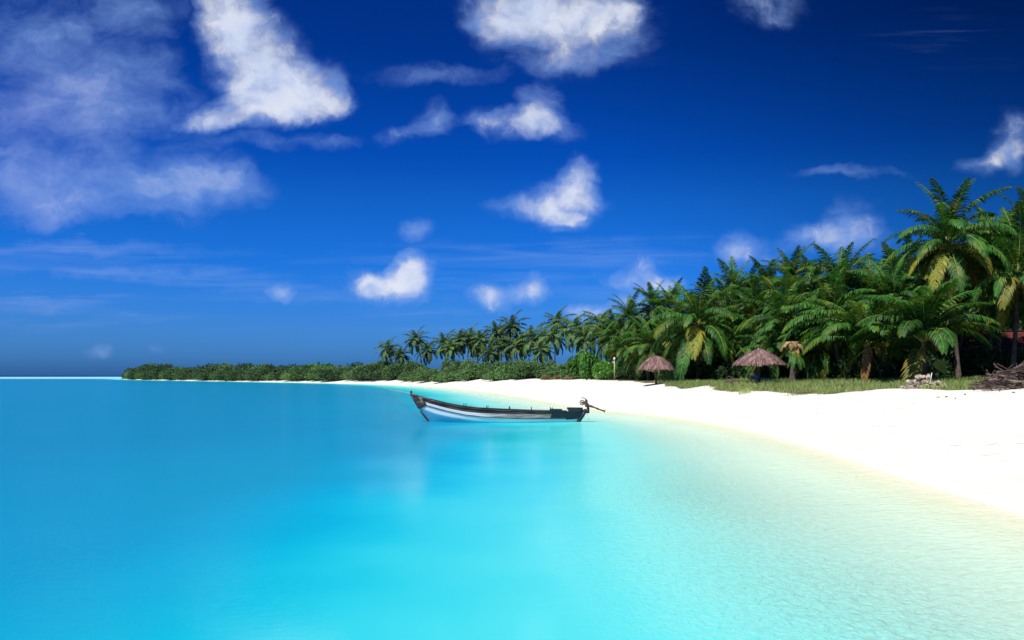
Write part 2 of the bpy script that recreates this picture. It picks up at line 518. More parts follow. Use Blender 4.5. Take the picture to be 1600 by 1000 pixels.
# --- water
def make_water_mat():
    m, nt = mat_new('lagoon_water'); T = NT(nt)
    geo = T.n('ShaderNodeNewGeometry').outputs['Position']
    s = T.n('ShaderNodeAttribute'); s.attribute_name = 'shore'
    n0 = T.noise(geo, 0.045, 4, 0.55)
    n1 = T.noise(geo, 0.25, 3, 0.5)
    off = T.m('MULTIPLY', s.outputs['Fac'], -1.0)                    # metres out from the beach
    wob = T.m('ADD', T.m('MULTIPLY', T.m('SUBTRACT', n0, 0.5), 4.0), T.m('MULTIPLY', T.m('SUBTRACT', n1, 0.5), 2.4))
    amp = T.ss(off, 1.0, 9.0)
    d = T.m('MAXIMUM', T.m('ADD', off, T.m('MULTIPLY', wob, amp)), 0.0)
    # tint of what is seen through the water
    tint = T.ramp(T.m('DIVIDE', d, 16.0), [(0.0, (1, 1, 0.97)), (0.03, (0.92, 0.975, 0.90)), (0.09, (0.85, 0.97, 0.895)), (0.22, (0.80, 0.99, 0.93)), (0.38, (0.56, 0.99, 0.95)), (0.6, (0.12, 0.86, 0.95)), (1.0, (0.02, 0.68, 0.9))])
    # colour of the water itself where the bed fades out
    deep = T.ramp(T.m('DIVIDE', d, 60.0), [(0.0, (0.57, 0.75, 0.67)), (0.05, (0.49, 0.76, 0.66)), (0.083, (0.17, 0.69, 0.62)), (0.133, (0.006, 0.51, 0.58)), (0.165, (0.001, 0.31, 0.47)), (0.2, (0.001, 0.25, 0.42)), (0.34, (0.001, 0.19, 0.345)), (0.7, (0.003, 0.195, 0.365)), (1.0, (0.006, 0.19, 0.375))], 'B_SPLINE')
    reef = T.n('ShaderNodeAttribute'); reef.attribute_name = 'reef'
    flat = T.n('ShaderNodeAttribute'); flat.attribute_name = 'flat'
    deep = T.mix(flat.outputs['Fac'], deep, (0.46, 0.74, 0.74))
    deep = T.mix(reef.outputs['Fac'], deep, (0.004, 0.035, 0.12))
    body = T.n('ShaderNodeBsdfDiffuse'); T.ln(deep, body.inputs['Color'])
    tr = T.n('ShaderNodeBsdfTransparent'); T.ln(tint, tr.inputs['Color'])
    mx = T.n('ShaderNodeMixShader')
    T.ln(T.ss(d, 0.6, 6.0, 0.0, 1.0), mx.inputs[0])
    T.ln(tr.outputs[0], mx.inputs[1]); T.ln(body.outputs[0], mx.inputs[2])
    # ripples
    r1 = T.noise(T.scaled(geo, (1.1, 0.85, 1)), 4.5, 3, 0.6, 1.0)
    r2 = T.noise(T.scaled(geo, (1.1, 0.85, 1)), 9.5, 4, 0.65, 1.2)
    calm = T.noise(T.scaled(geo, (0.35, 1, 1)), 0.11, 3, 0.5)
    h = T.m('ADD', T.m('MULTIPLY', r1, 0.018), T.m('MULTIPLY', r2, 0.080))
    h = T.m('MULTIPLY', h, T.m('MULTIPLY', T.ss(calm, 0.35, 0.65, 0.5, 1.1), T.m('ADD', T.ss(d, 3.5, 7.0, 1.0, 0.012), T.ss(d, 8.5, 13.0, 0.0, 0.16))))
    nrm = T.bump(h, 1.0, 1.0)
    T.ln(nrm, body.inputs['Normal'])
    gl = T.n('ShaderNodeBsdfGlossy'); gl.inputs['Roughness'].default_value = 0.07
    gl.inputs['Color'].default_value = (0.95, 0.98, 1, 1)
    T.ln(nrm, gl.inputs['Normal'])
    fr = T.n('ShaderNodeFresnel'); fr.inputs['IOR'].default_value = 1.33; T.ln(nrm, fr.inputs['Normal'])
    f = T.m('MINIMUM', T.m('MULTIPLY', fr.outputs[0], 0.64), 0.30)
    fin = T.n('ShaderNodeMixShader'); T.ln(f, fin.inputs[0])
    T.ln(mx.outputs[0], fin.inputs[1]); T.ln(gl.outputs[0], fin.inputs[2])
    T.out(fin.outputs[0])
    return m


xs = axis(-9000, 9000, 420, 6.0, 6.0)
ys = np.concatenate([axis(-300, 60, 150, 14.0, 12.0)[:-1], np.geomspace(60, 700, 170)])
ground = link('ground', grid_mesh('ground', np.clip(xs, -900, 900)[(xs > -900) & (xs < 900)], ys, lambda X, Y: height(X, Y)[0], make_ground_mat(),
                                  {'shore': shore_dist, 'veg': veg_mask}))
tag(ground, kind='structure')
# water: its own sheet out to the horizon
ysw = np.concatenate([axis(-300, 60, 150, 14.0, 12.0)[:-1], np.geomspace(60, 14000, 200)])


def reef_f(X, Y):
    return np.clip((Y + X * .05 - 1150) / 250, 0, 1)


def flat_f(X, Y):
    n = (vnoise(X * .004, Y * .004, 5) - .5) * 160
    c = np.where(X < 200, 1.0, 0)
    return c * np.clip(1 - np.abs((Y + n - 640) / 210) ** 2, 0, 1) * np.clip((-X - 100) / 90, 0, 1)


water = link('water', grid_mesh('water', xs, ysw, lambda X, Y: X * 0.0, make_water_mat(), {'shore': shore_dist, 'reef': reef_f, 'flat': flat_f}))
tag(water, kind='structure')

# ------------------------------------------------------------------ light
SUN_EL, SUN_AZ = R(58), R(-43)      # azimuth measured from behind the camera towards the sea side
sd = Vector((math.sin(SUN_AZ) * math.cos(SUN_EL), -math.cos(SUN_AZ) * math.cos(SUN_EL), math.sin(SUN_EL)))
sl = bpy.data.lights.new('sun', 'SUN')
sl.energy = 4.75; sl.angle = R(0.53); sl.color = (1.0, 0.965, 0.90)
so = link('sun', sl)
so.rotation_euler = sd.to_track_quat('Z', 'Y').to_euler()

W = bpy.data.worlds.new('World'); SC.world = W
W.use_nodes = True
W.cycles.sampling_method = 'NONE'
W.node_tree.nodes.clear()
T = NT(W.node_tree)
sky = T.n('ShaderNodeTexSky'); sky.sky_type = 'NISHITA'; sky.sun_disc = False
sky.sun_elevation = SUN_EL
sky.sun_rotation = math.atan2(sd.x, sd.y)
dirv = T.n('ShaderNodeTexCoord').outputs['Generated']
sep = T.n('ShaderNodeSeparateXYZ'); T.ln(dirv, sep.inputs[0])
dx, dy, dz = sep.outputs
# polarised tropical blue: the clear-air sky deepened, more so high up and away from the sun
el = T.m('MAXIMUM', dz, 0.0)
blue = T.ramp(el, [(0.0, (0.092, 0.35, 1.17)), (0.02, (0.10, 0.38, 1.18)), (0.05, (0.10, 0.38, 1.12)), (0.13, (0.037, 0.335, 1.06)), (0.207, (0.02, 0.284, 0.923)), (0.26, (0.006, 0.204, 0.82)), (0.38, (0.001, 0.122, 0.56)), (0.55, (0.002, 0.10, 0.45)), (1.0, (0.03, 0.14, 0.42))])
side = T.vm('DOT_PRODUCT', dirv, (0.74, 0.35, 0.57))
blue = T.vscale(blue, T.ss(side, 0.50, 1.0, 1.0, 0.15))
SKYG = T.mix(1.0, sky.outputs[0], blue, 'MULTIPLY')

ysafe = T.m('MAXIMUM', dy, 0.08)
pu = T.m('MULTIPLY_ADD', T.m('DIVIDE', dx, ysafe), F / 100, 8.0)
pv = T.m('MULTIPLY_ADD', T.m('DIVIDE', dz, ysafe), -F / 100, HOR / 100)
cmb = T.n('ShaderNodeCombineXYZ'); T.ln(pu, cmb.inputs[0]); T.ln(pv, cmb.inputs[1])
P0 = cmb.outputs[0]
wA = T.vscale(T.vm('SUBTRACT', T.noise(P0, 1.1, 3, 0.5, color=True), (0.5, 0.5, 0.5)), 0.5)
wB = T.vscale(T.vm('SUBTRACT', T.noise(P0, 4.5, 4, 0.55, color=True), (0.5, 0.5, 0.5)), 0.16)
PW = T.vm('ADD', P0, T.vm('ADD', wA, wB))


def blobs(lst):
    acc = None
    for (cx, cy, rx, ry, rot, amp) in lst:
        q = T.n('ShaderNodeMapping'); q.vector_type = 'TEXTURE'
        q.inputs['Location'].default_value = (cx / 100, cy / 100, 0)
        q.inputs['Rotation'].default_value = (0, 0, R(rot))
        q.inputs['Scale'].default_value = (rx / 100, ry / 100, 1)
        T.ln(PW, q.inputs['Vector'])
        g = T.n('ShaderNodeTexGradient'); g.gradient_type = 'SPHERICAL'
        T.ln(q.outputs[0], g.inputs['Vector'])
        acc = T.m('MULTIPLY_ADD', g.outputs['Fac'], amp, acc if acc is not None else 0.0)
    return acc


PUFF = [  # the picture of the sky that day: place, half-width, half-height, tilt, density
    (365, 30, 75, 90, 0, 1.3), (405, 95, 100, 95, 20, 1.4), (455, 150, 110, 60, 10, 1.5), (400, 178, 130, 36, 0, 1.1), (500, 135, 60, 55, 30, .8),
    (860, 10, 170, 70, 0, 1.3), (880, 60, 150, 75, 0, 1.0), (790, 30, 90, 60, 0, .9), (970, 30, 90, 60, 0, .9), (870, 100, 110, 24, 0, .35),
    (853, 168, 48, 46, 40, 1.3), (810, 195, 80, 34, -10, 1.1), (870, 205, 50, 28, 0, .7), (755, 190, 45, 28, 0, .7),
    (903, 283, 48, 46, 50, 1.3), (880, 315, 85, 42, 0, 1.2), (815, 322, 65, 24, 5, .8), (885, 350, 55, 22, 0, .7),
    (645, 425, 44, 44, 0, 1.7), (612, 452, 75, 36, 0, 1.5), (570, 445, 45, 34, 0, .8),
    (650, 360, 42, 26, 0, .75), (680, 185, 42, 32, 0, .7), (635, 212, 62, 20, -10, .6), (438, 454, 38, 20, 0, 1.0),
    (832, 455, 46, 34, 0, 1.25), (770, 468, 56, 28, 0, .95), (1000, 418, 52, 34, -25, 1.1), (1030, 440, 55, 24, 0, .9), (960, 437, 45, 22, 0, .9),
    (1143, 392, 44, 42, -40, 1.1), (1190, 405, 60, 36, 0, .9), (1325, 345, 70, 52, -30, .95), (1260, 372, 60, 34, -15, 1.0), (1350, 370, 90, 42, 0, .8),
    (1585, 222, 62, 52, -40, 1.05), (1545, 252, 75, 24, -15, .9), (1190, 8, 90, 38, 0, .75), (1215, 35, 40, 24, 0, .6),
    (925, 487, 48, 24, 0, 1.1), (985, 470, 50, 26, 0, 1.1), (1045, 450, 44, 24, 0, .9), (152, 548, 34, 20, 0, .6), (245, 550, 26, 14, 0, .35)]
WISP = [
    (90, 60, 230, 110, 10, 1.0), (190, 165, 160, 100, 0, 1.0), (40, 190, 150, 70, 0, .9), (230, 20, 90, 50, 0, 1.0), (80, 120, 120, 90, 0, .6),
    (120, 285, 220, 75, 0, 1.1), (70, 325, 110, 50, 0, .9), (280, 300, 160, 65, 0, 1.1), (345, 275, 120, 50, 20, .8), (20, 260, 90, 50, 0, .7),
    (700, 118, 190, 22, -3, .75), (450, 222, 170, 16, 2, .8), (900, 88, 150, 30, 0, .4), (1340, 268, 120, 13, 0, .7), (300, 210, 90, 60, 0, .5)]
BAND = [(120, 390, 420, 26, 2, .9), (250, 430, 620, 22, 3, .9), (60, 470, 330, 20, 0, .7), (520, 470, 380, 22, 4, .6), (700, 400, 430, 40, 0, .5), (990, 390, 260, 40, 0, .6),
        (820, 440, 330, 40, 0, .5), (1000, 460, 240, 24, 0, .5), (100, 500, 420, 24, 0, .5), (700, 500, 380, 30, 0, .35), (1480, 60, 190, 60, 10, .4)]
PUFF += [(335, 186, 95, 22, 0, .7), (300, 195, 80, 18, 0, .6), (520, 165, 50, 30, 20, .6), (345, 5, 60, 60, 0, .7)]
PUFF = [(a, b, c, d, e, f * (.72 if a > 940 else .86 if 720 < a < 940 and b < 260 else 1.0)) for a, b, c, d, e, f in PUFF]
mp, mw, mb = blobs(PUFF), blobs(WISP), blobs(BAND)
f1 = T.noise(PW, 1.9, 8, 0.56, 0.2)
f1o = T.noise(T.vm('ADD', PW, (-0.10, -0.16, 0)), 1.9, 5, 0.54, 0.2)
lit = T.m('MULTIPLY_ADD', T.m('SUBTRACT', f1, f1o), 1.4, 0.90, clamp=True)
f2 = T.noise(T.scaled(PW, (0.6, 1.1, 1)), 1.5, 8, 0.6, 0.3)
f3 = T.noise(T.scaled(P0, (0.22, 3.2, 1)), 1.6, 6, 0.6, 0.5)
puff = T.m('MULTIPLY', T.ss(T.m('ADD', mp, T.m('MULTIPLY', T.m('SUBTRACT', f1, 0.5), 2.2)), 0.02, 1.70), T.ss(mp, 0.0, 0.50))
halo = T.m('MULTIPLY', T.ss(T.m('ADD', mp, T.m('MULTIPLY', T.m('SUBTRACT', f2, 0.5), 1.9)), -0.05, 1.05), T.ss(mp, 0.0, 0.35))
wisp = T.m('MULTIPLY', T.ss(T.m('ADD', mw, T.m('MULTIPLY', T.m('SUBTRACT', f2, 0.5), 2.6)), -0.1, 1.9), T.ss(mw, 0.0, 0.35))
band = T.m('MULTIPLY', T.ss(T.m('ADD', mb, T.m('MULTIPLY', T.m('SUBTRACT', f3, 0.5), 1.8)), 0.15, 1.3), T.ss(mb, 0.0, 0.4))
ahead = T.ss(dy, 0.12, 0.3)
lowfade = T.ss(dz, -0.01, 0.02)
alpha = T.m('MAXIMUM', T.m('MAXIMUM', T.m('MULTIPLY', puff, 0.95), T.m('MULTIPLY', halo, 0.60)), T.m('MAXIMUM', T.m('MULTIPLY', wisp, 0.66), T.m('MULTIPLY', band, 0.36)))
alpha = T.m('MULTIPLY', alpha, T.m('MULTIPLY', ahead, lowfade))
CW = 7.0
cbr = T.ss(T.noise(P0, 0.55, 3, 0.5), 0.36, 0.62, 0.68, 1.0)
wl = T.m('MULTIPLY', T.ss(wisp, 0.6, 1.0), 0.32)
cc = T.mix(T.m('MAXIMUM', wl, T.m('MULTIPLY', T.ss(puff, 0.12, 0.8), T.m('MULTIPLY', cbr, lit))), (0.27 * CW, 0.47 * CW, 0.97 * CW), (0.92 * CW, 0.96 * CW, 1.06 * CW))
pink = T.m('MULTIPLY', T.ss(pu, 0.0, 3.0, 0.35, 0.0), T.ss(pv, 0.3, 2.0))
cc = T.mix(pink, cc, (0.50 * CW, 0.50 * CW, 0.95 * CW))
skymix = T.mix(alpha, SKYG, cc)
bg = T.n('ShaderNodeBackground'); bg.inputs['Strength'].default_value = 0.1
T.ln(skymix, bg.inputs['Color'])
wo = T.n('ShaderNodeOutputWorld'); T.ln(bg.outputs[0], wo.inputs['Surface'])

SC.view_settings.view_transform = 'Standard'
SC.view_settings.look = 'None'
SC.view_settings.exposure = 0.32
SC.view_settings.gamma = 1.0
SC.cycles.max_bounces = 8
SC.cycles.transparent_max_bounces = 12

# ------------------------------------------------------------------ fronds and palms
def frond_arrays(L, e0, e1, pairs, leaf, seed, hang=0.5, curl=1.25, thin=1.0):
    """one coconut frond along +X: leaflets (verts, faces) and rachis (verts, faces)"""
    r = random.Random(seed)
    n = 26
    p = Vector((0, 0, 0)); pts = [p.copy()]; side = 0.0
    sw = r.uniform(-.25, .25)
    for i in range(n):
        s = (i + .5) / n
        e = R(e0 + (e1 - e0) * s ** curl)
        a = sw * s * s
        p = p + Vector((math.cos(e) * math.cos(a), math.cos(e) * math.sin(a), math.sin(e))) * (L / n)
        pts.append(p.copy())

    def pos(s):
        f = s * n; i = min(int(f), n - 1)
        return pts[i].lerp(pts[i + 1], f - i), (pts[i + 1] - pts[i]).normalized()
    V = []; Fc = []
    down = Vector((0, 0, -1))
    for sgn in (-1, 1):
        for k in range(pairs):
            s = 0.13 + 0.87 * (k + r.uniform(.1, .9)) / pairs
            if r.random() < 0.05: continue
            o, t = pos(min(s, .999))
            sd_ = t.cross(Vector((0, 0, 1)))
            if sd_.length < .05: sd_ = Vector((0, 1, 0))
            sd_ = sd_.normalized() * sgn
            nrm = sd_.cross(t).normalized() * sgn
            if nrm.z < 0: nrm = -nrm
            fwd = 0.40 + 0.95 * s ** 2 + r.uniform(-.12, .12)
            d = (sd_ + t * fwd + nrm * (0.30 - .25 * s) + Vector((r.uniform(-.1, .1), r.uniform(-.1, .1), r.uniform(-.12, .12)))).normalized()
            ln = leaf * (math.sin(math.pi * (0.16 + 0.80 * s)) ** 0.65) * r.uniform(.82, 1.1)
            h = hang * r.uniform(.7, 1.35)
            q0 = o
            q1 = q0 + d * ln * .36
            d2 = (d + down * h * .9).normalized()
            q2 = q1 + d2 * ln * .36
            d3 = (d2 + down * h * 1.1).normalized()
            q3 = q2 + d3 * ln * .30
            w = 0.031 * thin * r.uniform(.75, 1.25)
            wd = (t - d * t.dot(d)).normalized() * w
            b = len(V)
            V += [q0 - wd * .6, q0 + wd * .6, q1 - wd, q1 + wd, q2 - wd * .8, q2 + wd * .8, q3]
            Fc += [(b, b + 1, b + 3, b + 2), (b + 2, b + 3, b + 5, b + 4), (b + 4, b + 5, b + 6)]
    mb = MB()
    mb.tube(pts[::2], [0.032 * (1 - .86 * i / (len(pts[::2]) - 1)) for i in range(len(pts[::2]))], 5, False)
    return V, Fc, mb.v, mb.f


def frond_mesh(name, mat, rmat, *a, **k):
    V, Fc, rv, rf = frond_arrays(*a, **k)
    n = len(V)
    return new_mesh(name, V + rv, Fc + [tuple(i + n for i in f) for f in rf], [mat, rmat], True, [0] * len(Fc) + [1] * len(rf))


CLS = [(82, 36, .5), (66, -8, .75), (44, -52, .95), (18, -70, 1.0), (-18, -82, .8), (-50, -87, .6)]
FR = {}
for ci, (e0, e1, hang) in enumerate(CLS):
    FR[ci] = [frond_mesh('frond', M['frond'], M['rachis'], 4.4, e0 + dv, e1 + dv * 1.5, 70, (0.80 if ci == 0 else 0.85), 100 + ci * 10 + v, hang)
              for v, dv in enumerate((-6, 0, 6))]
FR['old'] = [frond_mesh('frond', M['frond_old'], M['rachis'], 4.2, e, -82, 58, .95, 300 + i, .9) for i, e in enumerate((8, -18, -38))]
FR['dead'] = [frond_mesh('frond', M['frond_dead'], M['rachis_dead'], 3.3, e, -88, 48, .66, 330 + i, 1.0, 1.0) for i, e in enumerate((-30, -52, -66))]


FR['red'] = [frond_mesh('frond', M['frond_red'], M['rachis_dead'], 2.6, e, -86, 40, .95, 360 + i, 1.0, 1.0, 1.6) for i, e in enumerate((30, 10))]
FR['straw'] = [frond_mesh('frond', M['straw'], M['rachis_dead'], 3.3, e, -80, 40, .9, 350 + i, .9, 1.0, 1.6) for i, e in enumerate((50, 25, 0))]


def nut_mesh(mat, seed):
    r = random.Random(seed); mb = MB()
    for i in range(8):
        a = r.uniform(0, 6.28); c = Vector((math.cos(a) * r.uniform(.12, .34), math.sin(a) * r.uniform(.12, .34), r.uniform(-.34, .05)))
        vs = []; fs = []
        for j in range(1, 5):
            th = math.pi * j / 5
            for k in range(7):
                ph = 2 * math.pi * k / 7
                vs.append(c + Vector((math.sin(th) * math.cos(ph) * .12, math.sin(th) * math.sin(ph) * .12, math.cos(th) * .15)))
        vs += [c + Vector((0, 0, .155)), c + Vector((0, 0, -.15))]
        for j in range(3):
            for k in range(7):
                k2 = (k + 1) % 7
                fs.append((j * 7 + k, (j + 1) * 7 + k, (j + 1) * 7 + k2, j * 7 + k2))
        for k in range(7):
            fs.append((28, k, (k + 1) % 7)); fs.append((29, 21 + (k + 1) % 7, 21 + k))
        mb.add(vs, fs)
    return mb.mesh('coconut_cluster', mat)


NUT_O = nut_mesh(M['coconut'], 5); NUT_G = nut_mesh(M['coconut_green'], 6)


def trunk_mesh(base, top, r0, seed, segs=14):
    """tapered leaning trunk from ground to crown, in coordinates relative to its base"""
    r = random.Random(seed)
    b = Vector((0, 0, -.25)); t = Vector(top) - Vector(base)
    bow = Vector((r.uniform(-.06, .06), r.uniform(-.06, .06), 0)) * t.length
    pts = []; rad = []
    for i in range(segs + 1):
        s = i / segs
        p = b.lerp(t, s) + bow * math.sin(math.pi * s) * (1 - s * .4)
        pts.append(p)
        k = r0 * (1.0 - .42 * s) + r0 * .75 * math.exp(-s * t.length / .45)
        if s > .93: k *= 1.35
        rad.append(k * (1 + r.uniform(-.05, .05)))
    pts.append(t + Vector((0, 0, .35))); rad.append(r0 * .45)
    return MB().tube(pts, rad, 9).mesh('trunk', M['bark'])


def palm(px, py, Y, sc, label, n=24, lo=-25, dead=2, old=4, nuts=None, lean=None, seed=0, group='coconut palms of the beach grove', az0=None, faces=None, top=84):
    """coconut palm whose crown springs from (px, py) at distance Y; every frond is a mesh of its own"""
    r = random.Random(seed * 17 + int(px) * 3 + int(py))
    cx, cz = at(px, Y), up(py, Y)
    if lean is None: lean = (r.uniform(-.9, .5), r.uniform(-.6, .6))
    bx, by = cx - lean[0], Y - lean[1]
    bz = hz(bx, by)
    root = link('palm_tree', None, None, (bx, by, bz))
    tag(root, label, 'palm tree', group)
    top_ = Vector((cx - bx, Y - by, cz - bz))
    link('trunk', trunk_mesh((0, 0, 0), top_, .15 * (.8 + .25 * sc), seed + int(px)), root)
    g = 2.39996
    a = r.uniform(0, 6.28) if az0 is None else az0
    n = int(n * 1.35)
    for i in range(n):
        s = (i + .5) / n
        e = top - (top - lo) * s ** 1.1         # elevation of the frond where it leaves the crown
        ci = min(range(5), key=lambda q: abs(CLS[q][0] - e))
        me = r.choice(FR[ci])
        link('frond', me, root, top_ + Vector((0, 0, .25 - .3 * s)), (r.uniform(-.12, .12), r.uniform(-.10, .10), a + i * g + r.uniform(-.2, .2)), (sc * r.uniform(.88, 1.1),) * 3)
    for i in range(old):
        f = link('frond', r.choice(FR['old']), root, top_ + Vector((0, 0, -.05)), (r.uniform(-.1, .1), 0, r.uniform(0, 6.28)), (sc * r.uniform(.85, 1.05),) * 3)
        f['label'] = 'yellowing old frond'
    for i in range(dead):
        f = link('frond', r.choice(FR['dead']), root, top_ + Vector((0, 0, -.1)), (0, 0, r.uniform(3.4, 6.0)), (sc * r.uniform(.75, 1.05),) * 3)
        f['label'] = 'withered brown hanging frond'
    if nuts:
        for k in range(2):
            link('coconut_cluster', nuts, root, top_ + Vector((.3 - .6 * k, -.62, -.02 - .1 * k)), (0, 0, k * 2.1), (sc * 1.3,) * 3)
    return root


PALMS = [
    # px, py, Y, scale, label, options
    (1482, 386, 50, 1.02, 'tallest coconut palm, high dark crown standing up against open sky beside the red roof', dict(n=27, lo=-30, dead=3, old=5, lean=(-.5, .3))),
    (1548, 398, 60, 1.05, 'tall palm just behind the tallest crown, its top half hidden', dict(n=24)),
    (1612, 385, 53, 1.0, 'tall palm cut by the picture edge above the brush pile', dict(n=27, dead=1, lo=-35)),
    (1590, 432, 49, 1.0, 'palm with long dark hanging fronds above the brush pile', dict(n=25, lo=-38, dead=1, old=2, lean=(.6, .3))),
    (1541, 455, 56, .95, 'palm leaning over the red roof, lower than the tallest crown', dict(n=22, lo=-22, lean=(-.7, .2))),
    (1650, 400, 58, 1.1, 'palm mostly outside the picture beyond the brush pile', dict(n=20, dead=0)),
    (1443, 536, 44, 1.02, 'short young palm with wide arching fronds beside the rock pile', dict(n=22, lo=36, top=74, dead=1, old=1, lean=(0, 0))),
    (1354, 543, 48, 1.02, 'low bushy palm spreading fronds over dark shade next to the grass', dict(n=24, lo=30, top=72, dead=1, old=1, lean=(0, 0))),
    (1314, 456, 60, 1.05, 'palm with a tall upright spear of fronds between the two highest crowns', dict(n=25, lo=-25, dead=0, old=5)),
    (1361, 464, 63, 1.0, 'rounded palm crown directly beside the upright spear palm', dict(n=24, dead=0)),
    (1410, 448, 64, 1.0, 'palm half hidden by the tallest palm, on its shaded flank', dict(n=23, dead=0)),
    (1300, 505, 54, .95, 'palm with broad sunlit arching fronds below the upright spear palm', dict(n=25, lo=-20, dead=0, old=4)),
    (1398, 490, 52, .95, 'palm with broad fronds low between the tallest palm and the bushy palm', dict(n=25, lo=-20, dead=0)),
    (1236, 434, 71, 1.02, 'dark palm crown rising out of the grove over the wide thatched umbrella', dict(n=26, dead=2, old=4, lo=-35)),
    (1196, 440, 80, .95, 'smaller ragged palm crown next to the pale cloud above the wide umbrella', dict(n=22, dead=1)),
    (1268, 440, 74, 1.0, 'palm wedged behind the dark crown over the wide umbrella', dict(n=23, dead=0)),
    (1262, 480, 62, .98, 'palm with heavy drooping fronds under the dark crown over the umbrella', dict(n=25, lo=-30, dead=1)),
    (1225, 505, 58, .92, 'green palm directly behind the wide thatched umbrella', dict(n=25, lo=-20, dead=0, old=5)),
    (1180, 482, 68, .95, 'palm in the middle of the grove above the wide umbrella roof', dict(n=24, lo=-25, dead=1)),
    (1145, 450, 78, .98, 'slim tall palm with brown skirt standing clear above the middle of the grove', dict(n=25, dead=4, old=4, lo=-30, lean=(-.2, .2))),
    (1114, 464, 88, .95, 'palm crown beside the slim tall palm, a little lower', dict(n=22, dead=0)),
    (1136, 490, 72, .95, 'palm under the slim tall palm with brown skirt', dict(n=24, lo=-25, dead=1)),
    (1091, 513, 64.5, 1.16, 'wide fan shaped palm with orange coconuts between the two umbrellas', dict(n=30, lo=-62, dead=1, old=7, nuts=NUT_O, lean=(0, 0))),
    (1158, 540, 64, .74, 'low palm tuft at the edge of the grass between fan palm and wide umbrella', dict(n=20, lo=-15, top=75, dead=1, old=5, lean=(0, 0))),
    (1206, 548, 57, .72, 'small palm tuft in shade behind the pole of the wide umbrella', dict(n=18, lo=-15, top=72, dead=1, old=5, lean=(0, 0))),
    (1275, 548, 56, .80, 'low palm tuft in deep shade beyond the withered stump', dict(n=20, lo=-20, top=75, dead=1, old=3, lean=(0, 0))),
    (1014, 532, 78, .90, 'palm rising right behind the narrow thatched umbrella', dict(n=25, lo=-40, dead=3, old=6, lean=(.1, .2))),
    (1021, 472, 98, 1.02, 'tall palm with a pointed crown above the narrow umbrella', dict(n=26, dead=1, lo=-35)),
    (984, 490, 98, 1.0, 'palm with brown hanging frond next to the pointed crown', dict(n=25, dead=3, lo=-35)),
    (1047, 470, 104, 1.0, 'palm behind the pointed crown above the narrow umbrella', dict(n=23, dead=0)),
    (1062, 490, 92, .95, 'leafy palm filling the gap beside the fan palm', dict(n=24, dead=0)),
    (1046, 518, 84, .85, 'lower palm with brown frond tips beside the narrow umbrella roof', dict(n=24, dead=1, old=4, lo=-30)),
    (977, 535, 88, .82, 'short palm beside the white capped post', dict(n=23, dead=2, old=6, lo=-40, lean=(0, 0))),
    (958, 515, 108, .95, 'palm behind the bright green bush, ragged crown', dict(n=23, dead=1)),
    (1100, 500, 86, .95, 'palm standing behind the fan palm with coconuts', dict(n=22, dead=0)),
    (1170, 455, 84, .95, 'palm in the back row between slim tall palm and ragged crown', dict(n=22, dead=0)),
    (1340, 490, 60, .95, 'palm deep in the grove over the low bushy palm', dict(n=24, dead=1)),
    (1448, 455, 62, .95, 'palm deep in the shade under the tallest palm', dict(n=22, dead=1, lo=-40)),
    (1566, 432, 57, 1.0, 'palm squeezed between the tallest crown and the picture edge palms', dict(n=24, dead=1, lo=-40)),
    (1505, 470, 64, .9, 'palm beside the red roof gable in deep shade', dict(n=20, dead=0, lo=-15)),
]
for i, (px, py, Y, sc, lab, kw) in enumerate(PALMS):
    if Y > 64 and px < 1400 and px != 1091: py += 13; sc *= .90
    elif 56 < Y and px < 1400 and px != 1091: py += 5; sc *= .96
    tree = palm(px, py, Y, sc, lab, seed=i + 1, **kw)
    extra = {1443: ('red', 'reddish withered fan of a dead frond', 4.75, .52, .35), 1354: ('dead', 'orange brown hanging frond', 3.9, .8, .25)}.get(px)
    if extra:
        k_, l_, az_, sc_, up_ = extra
        top_ = Vector((at(px, Y), Y, up(py, Y))) - tree.location
        link('frond', FR[k_][1], tree, top_ + Vector((.1, -.3, up_)), (0, 0, az_), (sc_,) * 3)['label'] = l_

# short palm whose crown has withered
def dead_palm(px, py, Y):
    cx, cz = at(px, Y), up(py, Y); bz = hz(cx, Y)
    root = link('palm_stump', None, None, (cx, Y, bz))
    tag(root, 'short dead palm with a pale withered mop of fronds beside the wide umbrella', 'palm tree')
    t = Vector((0, 0, cz - bz))
    link('trunk', trunk_mesh((0, 0, 0), t, .22, 77), root)
    r = random.Random(5)
    for i in range(17):
        link('frond', FR['straw'][i % 3], root, t + Vector((0, 0, .22)), (0, 0, i * 2.4), (r.uniform(.24, .36),) * 3)['label'] = 'withered straw coloured frond'
    for i in range(9):
        link('frond', FR[4][i % 3], root, t + Vector((0, 0, .05 - .05 * i)), (0, 0, i * 2.2), (r.uniform(.34, .5),) * 3)


dead_palm(1238, 543, 53)

# far palms: crowns of one mesh
def far_crown(seed):
    r = random.Random(seed); V = []; Fc = []; mi = []
    n = 24
    for i in range(n):
        s = (i + .5) / n; e = 82 - 118 * s ** .9
        a, b, c, d = frond_arrays(4.2 * r.uniform(.85, 1.1), e, e - 62 - 22 * s, 30, 1.0, seed * 50 + i, .9, 1.2, 2.4)
        az = i * 2.39996 + r.uniform(-.2, .2)
        # trade wind from the beach side sweeps the crown
        rot = Matrix.Rotation(r.uniform(-.1, .1) - .10, 3, 'Y') @ Matrix.Rotation(az, 3, 'Z')
        k = len(V); V += [rot @ Vector(q) for q in a]; Fc += [tuple(j + k for j in f) for f in b]; mi += [0] * len(b)
        k = len(V); V += [rot @ Vector(q) for q in c]; Fc += [tuple(j + k for j in f) for f in d]; mi += [1] * len(d)
    return new_mesh('crown', V, Fc, [M['frond_far'], M['rachis']], True, mi)


